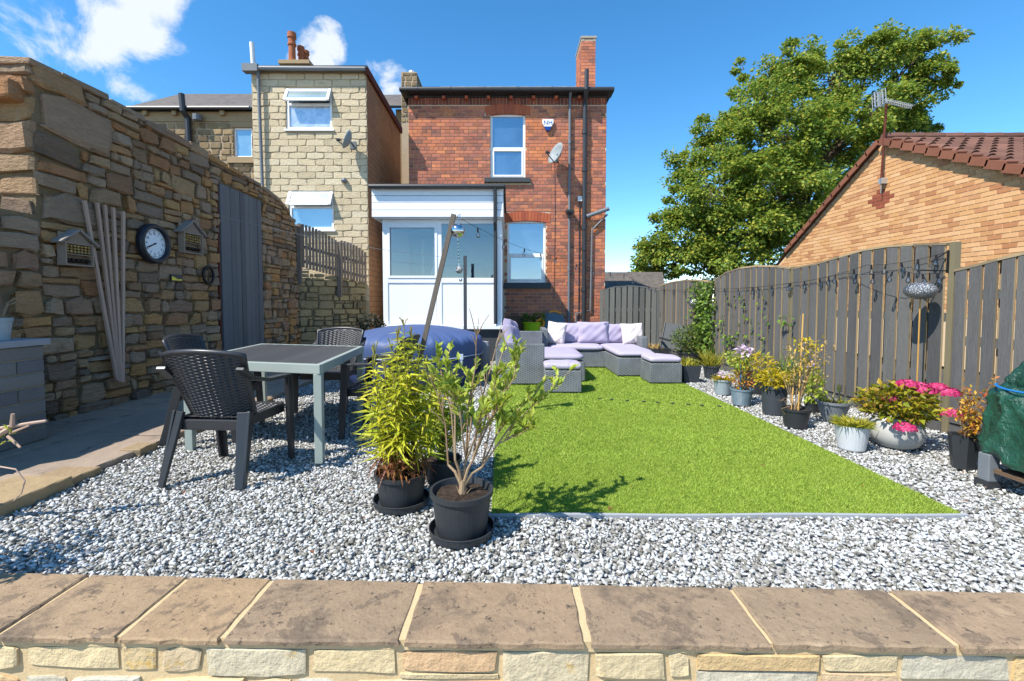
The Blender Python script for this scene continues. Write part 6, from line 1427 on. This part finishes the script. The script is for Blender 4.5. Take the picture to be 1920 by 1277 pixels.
n = 130; P = np.array([at(random.gauss(1510, 14), random.uniform(635, 700), c.y + random.uniform(-.1, .1)) for _ in range(n)]); foliage('leaves', [leaves(P, rng.normal(0, 1, (n, 3)), .05, .02)], M['yellow_leaf'], t_)
t_, c, rt, h = potted('potted_climber', 'bright green climber spilling beside the bamboo cane pot against the fence', 1528, 776, 26, 18, 'pot_black'); bush(t_, c, h, 'shrub_leaf', 220, .09, .22, .14, .06, .036, off=(.02, 0)); bush(t_, c, h, 'pale_pink', 30, .05, .03, .4, .03, .03, 'flowers', 0, (-.03, 0))
t_, c, rt, h = potted('potted_reed', 'upright green grass in a pot behind the golden shrub', 1478, 742, 30, 22, 'pot_dark'); tuft(t_, c, rt, h, 'ivy', 140, .4, .012, .15)
t_, c, rt, h = potted('potted_succulent', 'grey bowl planter with a sprig and solar light against the fence', 1575, 797, 56, 40, 'pot_grey', bot=.6); tuft(t_, c, rt, h, 'grass_pot', 70, .09, .01, .7)
b = B(); b.tube([(c.x + .05, c.y, h * .8), (c.x + .06, c.y, h + .1)], .008, 6); b.tube([(c.x + .06, c.y, h + .1), (c.x + .06, c.y, h + .17)], .022, 10); b.build('solar_light', M['steel'], t_)
t_, c, rt, h = potted('potted_sedum', 'white pot overflowing with low green stonecrop on the gravel', 1611, 850, 57, 47, 'pot_white', bot=.8, rim=False); tuft(t_, c, rt, h, 'grass_pot', 420, .09, .011, 1.0, z=.01); tuft(t_, c, rt, h, 'shrub_leaf', 160, .07, .01, 1.0, 'sprigs')
# hydrangea
c = gp(1709, 851); c.z = .012; s = c.y / F; c.y += .15
t_ = thing('potted_hydrangea', 'pink hydrangea in a large round pale stone pot by the fence', 'potted plant', c); Rr = 45 * s; hh = 60 * s
b = B(); b.lathe([(Rr * .55, 0), (Rr * .8, hh * .12), (Rr * .97, hh * .35), (Rr, hh * .55), (Rr * .94, hh * .78), (Rr * .8, hh * .95), (Rr * .72, hh), (Rr * .62, hh), (Rr * .6, hh * .85), (0, hh * .85)], 40, c); b.build('pot', M['pot_round'], t_, smooth=True)
bush(t_, c, hh, 'hyd_leaf', 950, .27, .15, .1, .06, .036, 'leaves', 12)
def floret_head(cc, rr):
    n = 190; d = sphere_dirs(n); d[:, 2] = np.abs(d[:, 2]) * .8 - .1; rr *= 1.15; P = np.array(cc) + d * rr * np.array([1, 1, .8]); a = rng.normal(0, 1, (n, 3)); ta = norm(np.cross(d, a)); foliage('flower_head', [leaves(P - ta * .012, ta + d * .15, .025, .024, .1, 0, up=d * 2)], M['pink'], t_)
for px, py, r_, dy in ((1700, 722, .062, .0), (1722, 728, .075, .03), (1735, 735, .07, -.05), (1757, 728, .062, .05), (1778, 738, .07, .0), (1668, 748, .042, -.05), (1782, 777, .06, -.08), (1697, 803, .062, -.2)): floret_head(at(px, py, c.y + dy), r_)
# acer in a hexagonal pot
c = gp(1832, 890); c.z = .012; s = c.y / F; c.y += .1
t_ = thing('potted_acer', 'small orange leaved maple in a black hexagonal pot beside the green cover', 'potted plant', c); b = B(); hh = 66 * s; b.lathe([(18 * s, 0), (25 * s, hh), (22 * s, hh), (21 * s, hh * .9), (0, hh * .9)], 6, c); b.build('pot', M['pot_black'], t_)
b = B(); ch = []
for i in range(18):
    e = at(random.uniform(1795, 1862), random.uniform(715, 815), c.y + random.uniform(-.12, .12)); s0 = Vector((c.x, c.y, hh * .9)); b.tube([s0, s0.lerp(e, .5) + Vector((0, 0, .04)), e], [.005, .003, .0015], 5); n = 26
    f = rng.uniform(.55, 1.05, n)[:, None]; P = np.array(s0) * (1 - f) + np.array(e) * f + rng.normal(0, .018, (n, 3)); ch.append(leaves(P, rng.normal(0, 1, (n, 3)), .035, .016))
b.build('branches', M['twig'], t_); foliage('leaves', ch, M['acer'], t_)
# planters in the far corner
def trough(label, x0px, x1px, ypx, hpx, Yd, m):
    p0, p1 = gp(x0px, ypx), gp(x1px, ypx + 2); h = hpx * p0.y / F; t_ = thing('trough_planter', label, 'planter', (p0 + p1) / 2); b = B(); i_ = .03
    x0_, x1_, y0_ = p0.x, p1.x, p0.y
    b.add([(x0_ + i_, y0_ + i_, .01), (x1_ - i_, y0_ + i_, .01), (x1_ - i_, y0_ + Yd - i_, .01), (x0_ + i_, y0_ + Yd - i_, .01), (x0_, y0_, h), (x1_, y0_, h), (x1_, y0_ + Yd, h), (x0_, y0_ + Yd, h), (x0_ + .02, y0_ + .02, h), (x1_ - .02, y0_ + .02, h), (x1_ - .02, y0_ + Yd - .02, h), (x0_ + .02, y0_ + Yd - .02, h), (x0_ + .02, y0_ + .02, h - .04), (x1_ - .02, y0_ + .02, h - .04), (x1_ - .02, y0_ + Yd - .02, h - .04), (x0_ + .02, y0_ + Yd - .02, h - .04)],
          [(0, 1, 5, 4), (1, 2, 6, 5), (2, 3, 7, 6), (3, 0, 4, 7), (4, 5, 9, 8), (5, 6, 10, 9), (6, 7, 11, 10), (7, 4, 8, 11), (8, 9, 13, 12), (9, 10, 14, 13), (10, 11, 15, 14), (11, 8, 12, 15)]); b.build('box', M['pot_dark'], t_)
    b = B(); b.add([(x0_ + .02, y0_ + .02, h - .03), (x1_ - .02, y0_ + .02, h - .03), (x1_ - .02, y0_ + Yd - .02, h - .03), (x0_ + .02, y0_ + Yd - .02, h - .03)], [(0, 1, 2, 3)]); b.build('soil', M['soil'], t_)
    n = 220; P = np.stack([rng.uniform(x0_ + .03, x1_ - .03, n), rng.uniform(y0_ + .03, y0_ + Yd - .03, n), np.full(n, h - .03)], 1); foliage('foliage', [leaves(P, rng.normal(0, .4, (n, 3)) + [0, 0, 1], rng.uniform(.05, .16, n), .018, .25, .3)], M[m], t_)
trough('dark rectangular planter of dry plants next to the footstool', 1281, 1320, 719, 33, .5, 'grass_pot')
trough('low dark planter of yellow plants in front of the sling chair', 1222, 1262, 672, 18, .45, 'straw')
t_, c, rt, h = potted('potted_fuchsia', 'dark leafy bush in a black pot in the corner under the ivy', 1298, 686, 44, 24, 'pot_black'); bush(t_, c, h, 'dark_leaf', 900, .34, .28, .22, .06, .03)
# ivy on the fence
iv = thing('ivy', 'green ivy climbing the fence post between the far panels', 'climber', fpt(1325, 655)); ch = []; b = B()
nrm_ = Vector((-1, -.055, 0)).normalized()
for i in range(1100):
    px = random.gauss(1323, 11) + (8 if i % 3 else 0); py = random.uniform(528, 668); px = min(max(px, 1296), 1346); p = fpt(px, py) + nrm_ * random.uniform(.03, .16)
    ch.append((p, nrm_ * .6 + Vector((random.uniform(-1, 1), random.uniform(-1, 1), random.uniform(-1, .4)))))
P = np.array([c_[0] for c_ in ch]); D = np.array([c_[1] for c_ in ch]); foliage('leaves', [leaves(P, D, rng.uniform(.05, .09, len(P)), rng.uniform(.04, .07, len(P)), .15, .1, up=np.tile(np.array(nrm_) * 2, (len(P), 1)))], M['ivy'], iv)
for k in range(6): b.tube([fpt(1325 + k * 3, 668) + nrm_ * .04, fpt(1318 + k * 4, 600) + nrm_ * .05, fpt(1316 + k * 5, 532) + nrm_ * .05], .008, 5)
b.build('stems', M['bark'], iv)
vi = thing('climbing_vine', 'sparse vine with scattered leaves trailing over the middle fence panel', 'climber', fpt(1390, 690)); b = B(); P = []; D = []
for px0, sp in ((1352, 6), (1368, 10), (1392, 8), (1410, 7), (1440, 5)):
    pts = [fpt(px0 + sp * math.sin(k * 1.3 + px0), 690 - k * 18) + nrm_ * .035 for k in range(9)]; b.tube(pts, .004, 5)
    for k in range(26):
        p = pts[random.randrange(9)] + Vector((0, random.uniform(-.12, .12), random.uniform(-.08, .08))) + nrm_ * random.uniform(.01, .05); P.append(p); D.append(nrm_ * .5 + Vector((0, random.uniform(-1, 1), random.uniform(-1, .5))))
for cx_, cy_, n in ((1379, 636, 26), (1488, 600, 16), (1375, 628, 14)):
    for k in range(n): P.append(fpt(random.gauss(cx_, 6), random.gauss(cy_, 6)) + nrm_ * random.uniform(.05, .14)); D.append(nrm_ * .6 + Vector((0, random.uniform(-1, 1), random.uniform(-1, .3))))
b.build('stems', M['twig'], vi); P = np.array(P); foliage('leaves', [leaves(P, np.array(D), rng.uniform(.04, .08, len(P)), rng.uniform(.03, .055, len(P)), .15, .1, up=np.tile(np.array(nrm_) * 2, (len(P), 1)))], M['ivy'], vi)

# ------------------------------------------------------------------ barbecue under its green cover
c = gp(1862, 915); bq = thing('covered_barbecue', 'barbecue under a shiny green tarpaulin cover with blue drawcord at the right edge', 'barbecue', (c.x + .35, c.y + .25, 0))
bcx, bcy = 3.33, 2.45
lv = [(.17, .30, .56), (.2, .31, .575), (.3, .3, .565), (.45, .29, .55), (.58, .28, .53), (.64, .265, .51), (.66, .25, .485), (.685, .245, .47), (.74, .24, .43), (.82, .22, .37), (.88, .17, .29), (.915, .08, .15), (.92, 0, 0)]
zs_ = [p[0] for p in lv]; lev = [(z, float(np.interp(z, zs_, [p[1] for p in lv])), float(np.interp(z, zs_, [p[2] for p in lv]))) for z in list(np.linspace(.17, .9, 46)) + [.91, .918, .92]]
vs = []; n = 220
for i, (z, ax, ay) in enumerate(lev):
    for j in range(n):
        t = 2 * PI * j / n; cc, ss = math.cos(t), math.sin(t); x = math.copysign(abs(cc) ** .55, cc) * ax; y = math.copysign(abs(ss) ** .55, ss) * ay
        f = .03 * (1 - abs(math.sin(t * 5.5 + z * 4 + 1.2 * math.sin(z * 9)))) ** 2 + .02 * (1 - abs(math.sin(z * 9 + t * 3 + math.sin(t * 4)))) ** 3 + .012 * (1 - abs(math.sin(t * 11 - z * 13 + math.sin(z * 17)))) ** 2 + .002 * vnoise(t * 10, z * 20)
        if .62 < z < .68: f -= .02
        k = 1 + (f - .02) / max(ax, .12) * (1 if ax > .05 else .2); vs.append((bcx + x * k, bcy + y * (1 + (f - .02) / max(ay, .2)), z + (.035 * math.sin(t * 5 + 1) + .02 * math.sin(t * 13)) * max(0, 1 - i / 5)))
fs = [(i * n + j, i * n + (j + 1) % n, (i + 1) * n + (j + 1) % n, (i + 1) * n + j) for i in range(len(lev) - 1) for j in range(n)]
B().add(vs, fs).build('cover', M['tarp'], bq, smooth=True)
b = B(); b.tube([(bcx + math.copysign(abs(math.cos(t)) ** .5, math.cos(t)) * .262, bcy + math.copysign(abs(math.sin(t)) ** .5, math.sin(t)) * .505, .652 + .006 * math.sin(t * 4)) for t in np.linspace(PI * .62, 1.4 * PI, 40)], .007, 6); b.build('drawcord', M['blue_cord'], bq)
for sx_ in (-1, 1):
    for sy_ in (-1, 1):
        p = Vector((bcx + sx_ * .25, bcy + sy_ * .43, 0)); b = B(); b.box(p.x - .036, p.x + .036, p.y - .036, p.y + .036, .02, .22); b.build('leg', M['grey_plastic'], bq, bevel=.006)
        b = B(); b.box(p.x - .045, p.x + .045, p.y - .045, p.y + .045, .0, .05); b.build('foot', M['black_plastic'], bq)
b = B(); b.box(bcx - .27, bcx + .27, bcy - .38, bcy + .38, .11, .135); b.build('shelf', M['brown_crate'], bq)

# ------------------------------------------------------------------ garden ornaments
Yp = 4.25; pt_, pb_ = at(851, 402, Yp), at(757, 800, Yp); d_ = (pb_ - pt_); pb_ = pt_ + d_ * (pt_.z / -d_.z)
ps = thing('leaning_post', 'weathered square wooden post leaning behind the lily pot', 'post', pb_); b = B(); b.bar(pb_, pt_, .021, .021); b.build('shaft', M['post_dark'], ps)
b = B(); b.tube([pt_ + Vector((.02, 0, -.03)), pt_ + Vector((.06, -.02, .0)), pt_ + Vector((.065, -.02, -.04))], .004, 6); b.build('hook', M['steel'], ps)
p = at(858, 433, Yp - .02); or_ = thing('mirror_ball', 'large hanging mirrored ball with a smaller ball on a chain below it', 'ornament', p)
def ball(pp, r_, m): b = B(); b.lathe([(max(0.0, math.sin(a) * r_), -math.cos(a) * r_) for a in np.linspace(0, PI, 15)], 24, pp); b.build('ball', M[m], or_, smooth=True)
ball(p, .066, 'steel'); p2 = at(861, 506, Yp - .02); ball(p2, .034, 'hammered'); p3 = at(864, 525, Yp - .02); ball(p3, .016, 'steel')
b = B(); b.tube([at(862, 405, Yp - .02), p + Vector((0, 0, .06))], .003, 5)
for k in range(7): q = p.lerp(p2, .28 + k * .085); b.lathe([(0, -.012), (.009, 0), (0, .012)], 8, q)
b.tube([p - Vector((0, 0, .06)), p2], .002, 5); b.build('chain', M['steel'], or_)
q0, q1 = at(872, 480, 8.2), at(872, 612, 8.2); ps2 = thing('thin_post', 'thin dark upright post in front of the porch window', 'post', (q0.x, q0.y, 0)); b = B(); b.bar((q0.x, q0.y, .0), q0, .028, .028); b.build('shaft', M['grey_paint'], ps2)
def bulbs(label, pts3, n, sag, group='festoon lights'):
    t_ = thing('string_lights', label, 'string lights', pts3[0], 0, group); b = B(); path = []
    for p, q in zip(pts3, pts3[1:]):
        for k in range(12): f = k / 12; path.append(p.lerp(q, f) - Vector((0, 0, sag * 4 * f * (1 - f))))
    path.append(pts3[-1]); b.tube(path, .0022, 5); b.build('cable', M['wire'], t_)
    L_ = len(path) - 1
    for i in range(n):
        f = (i + .6) / n * L_; k = int(f); pp = path[k].lerp(path[min(k + 1, L_)], f - k); tl = Vector((random.uniform(-.02, .02), random.uniform(-.015, .015), 0))
        b = B(); b.tube([pp, pp + Vector((tl.x * .5, tl.y * .5, -.045))], [.008, .0105], 8); hb = b.build('bulb_holder', M['lamp_black'], t_)
        b = B(); b.lathe([(0, -.062), (.012, -.058), (.02, -.042), (.02, -.03), (.011, -.01), (.009, 0)], 10, pp + Vector((tl.x, tl.y, -.043))); b.build('bulb', M['bulb'], hb, smooth=True)
e1 = fpt(1240, 541) + nrm_ * .06
bulbs('festoon bulbs strung from the leaning post across to the far fence', [pt_ + Vector((.03, 0, -.02)), at(1032, 478, 7.4), at(1172, 513, 9.6), e1], 13, .06)
bulbs('festoon bulbs strung along the grey slatted fence', [e1, fpt(1345, 541) + nrm_ * .07, fpt(1490, 531) + nrm_ * .07, fpt(1640, 497) + nrm_ * .09, fpt(1784, 474) + nrm_ * .07], 19, .03)
bulbs('lower loop of festoon bulbs hanging across the tall fence panel', [fpt(1400, 540) + nrm_ * .07, fpt(1600, 512) + nrm_ * .07, fpt(1730, 506) + nrm_ * .22, fpt(1782, 510) + nrm_ * .07], 9, .03)
def lantern(label, p, rx, rz, foot):
    t_ = thing('ball_lantern', label, 'lantern', foot); b = B(); b.lathe([(max(0.0, math.sin(a) * rx), -math.cos(a) * rz) for a in np.linspace(0, PI, 17)], 28, p); b.build('globe', M['hammered'], t_, smooth=True); b = B(); b.tube([p - Vector((0, 0, rz * .9)), foot], .006, 6); b.build('cane', M['cane'], t_)
pl_ = fpt(1726, 545); pl_ = at(1726, 545, pl_.y - .25); lantern('flattened hammered metal ball lantern on a cane by the tall fence panel', pl_, 25 / F * pl_.y, 16.5 / F * pl_.y, Vector((pl_.x, pl_.y, .02)))
pl_ = fpt(1302, 568); pl_ = at(1302, 568, pl_.y - .2); lantern('small round metal ball lantern near the ivy', pl_, 9.5 / F * pl_.y, 9 / F * pl_.y, Vector((pl_.x, pl_.y, .02)))
bk = thing('lantern_bracket', 'black metal bracket on the tall fence post', 'bracket', fpt(1785, 500)); p = fpt(1785, 470) + nrm_ * .03
b = B(); b.bar(p, p - Vector((0, 0, .2)), .012, .006); b.build('plate', M['lamp_black'], bk); b = B(); b.tube([p - Vector((0, 0, .18)), p - Vector((0, 0, .175)) + nrm_ * .26], .006, 6); b.tube([p, p - Vector((0, 0, .1)) + nrm_ * .16], .006, 6); b.build('arm', M['lamp_black'], bk)
lf = tag(foliage('fallen_leaf', [leaves([gp(1470, 794) + Vector((0, 0, .03))], [(1, -.3, .3)], .07, .05)], M['acer'], None), 'single red orange fallen leaf on the gravel by the cane pot', 'leaf')

n = 70; pl2 = np.concatenate([np.stack([rng.uniform(-2.6, 3.4, n), rng.uniform(2.0, 5.5, n)], 1), np.stack([rng.uniform(2.6, 3.3, 40), rng.uniform(2.6, 7, 40)], 1)])
P = np.concatenate([pl2, np.full((len(pl2), 1), .028)], 1); tag(foliage('leaf_litter', [leaves(P, rng.normal(0, 1, (len(P), 3)) * [1, 1, .15], rng.uniform(.015, .04, len(P)), rng.uniform(.008, .02, len(P)))], M['dry'], None), 'scattered small dry brown leaves on the gravel and lawn', 'leaves', kind='stuff')

wl = thing('wire_line', 'thin wire stretched from the stone wall to the post by the porch', 'wire', wallpt(383, 397)); b = B(); a_, z_ = wallpt(383, 397, .05), q0 - Vector((0, 0, .05))
b.tube([a_.lerp(z_, k / 12) - Vector((0, 0, .1 * 4 * k / 12 * (1 - k / 12))) for k in range(13)], .0025, 5); b.build('strand', M['cap'], wl)
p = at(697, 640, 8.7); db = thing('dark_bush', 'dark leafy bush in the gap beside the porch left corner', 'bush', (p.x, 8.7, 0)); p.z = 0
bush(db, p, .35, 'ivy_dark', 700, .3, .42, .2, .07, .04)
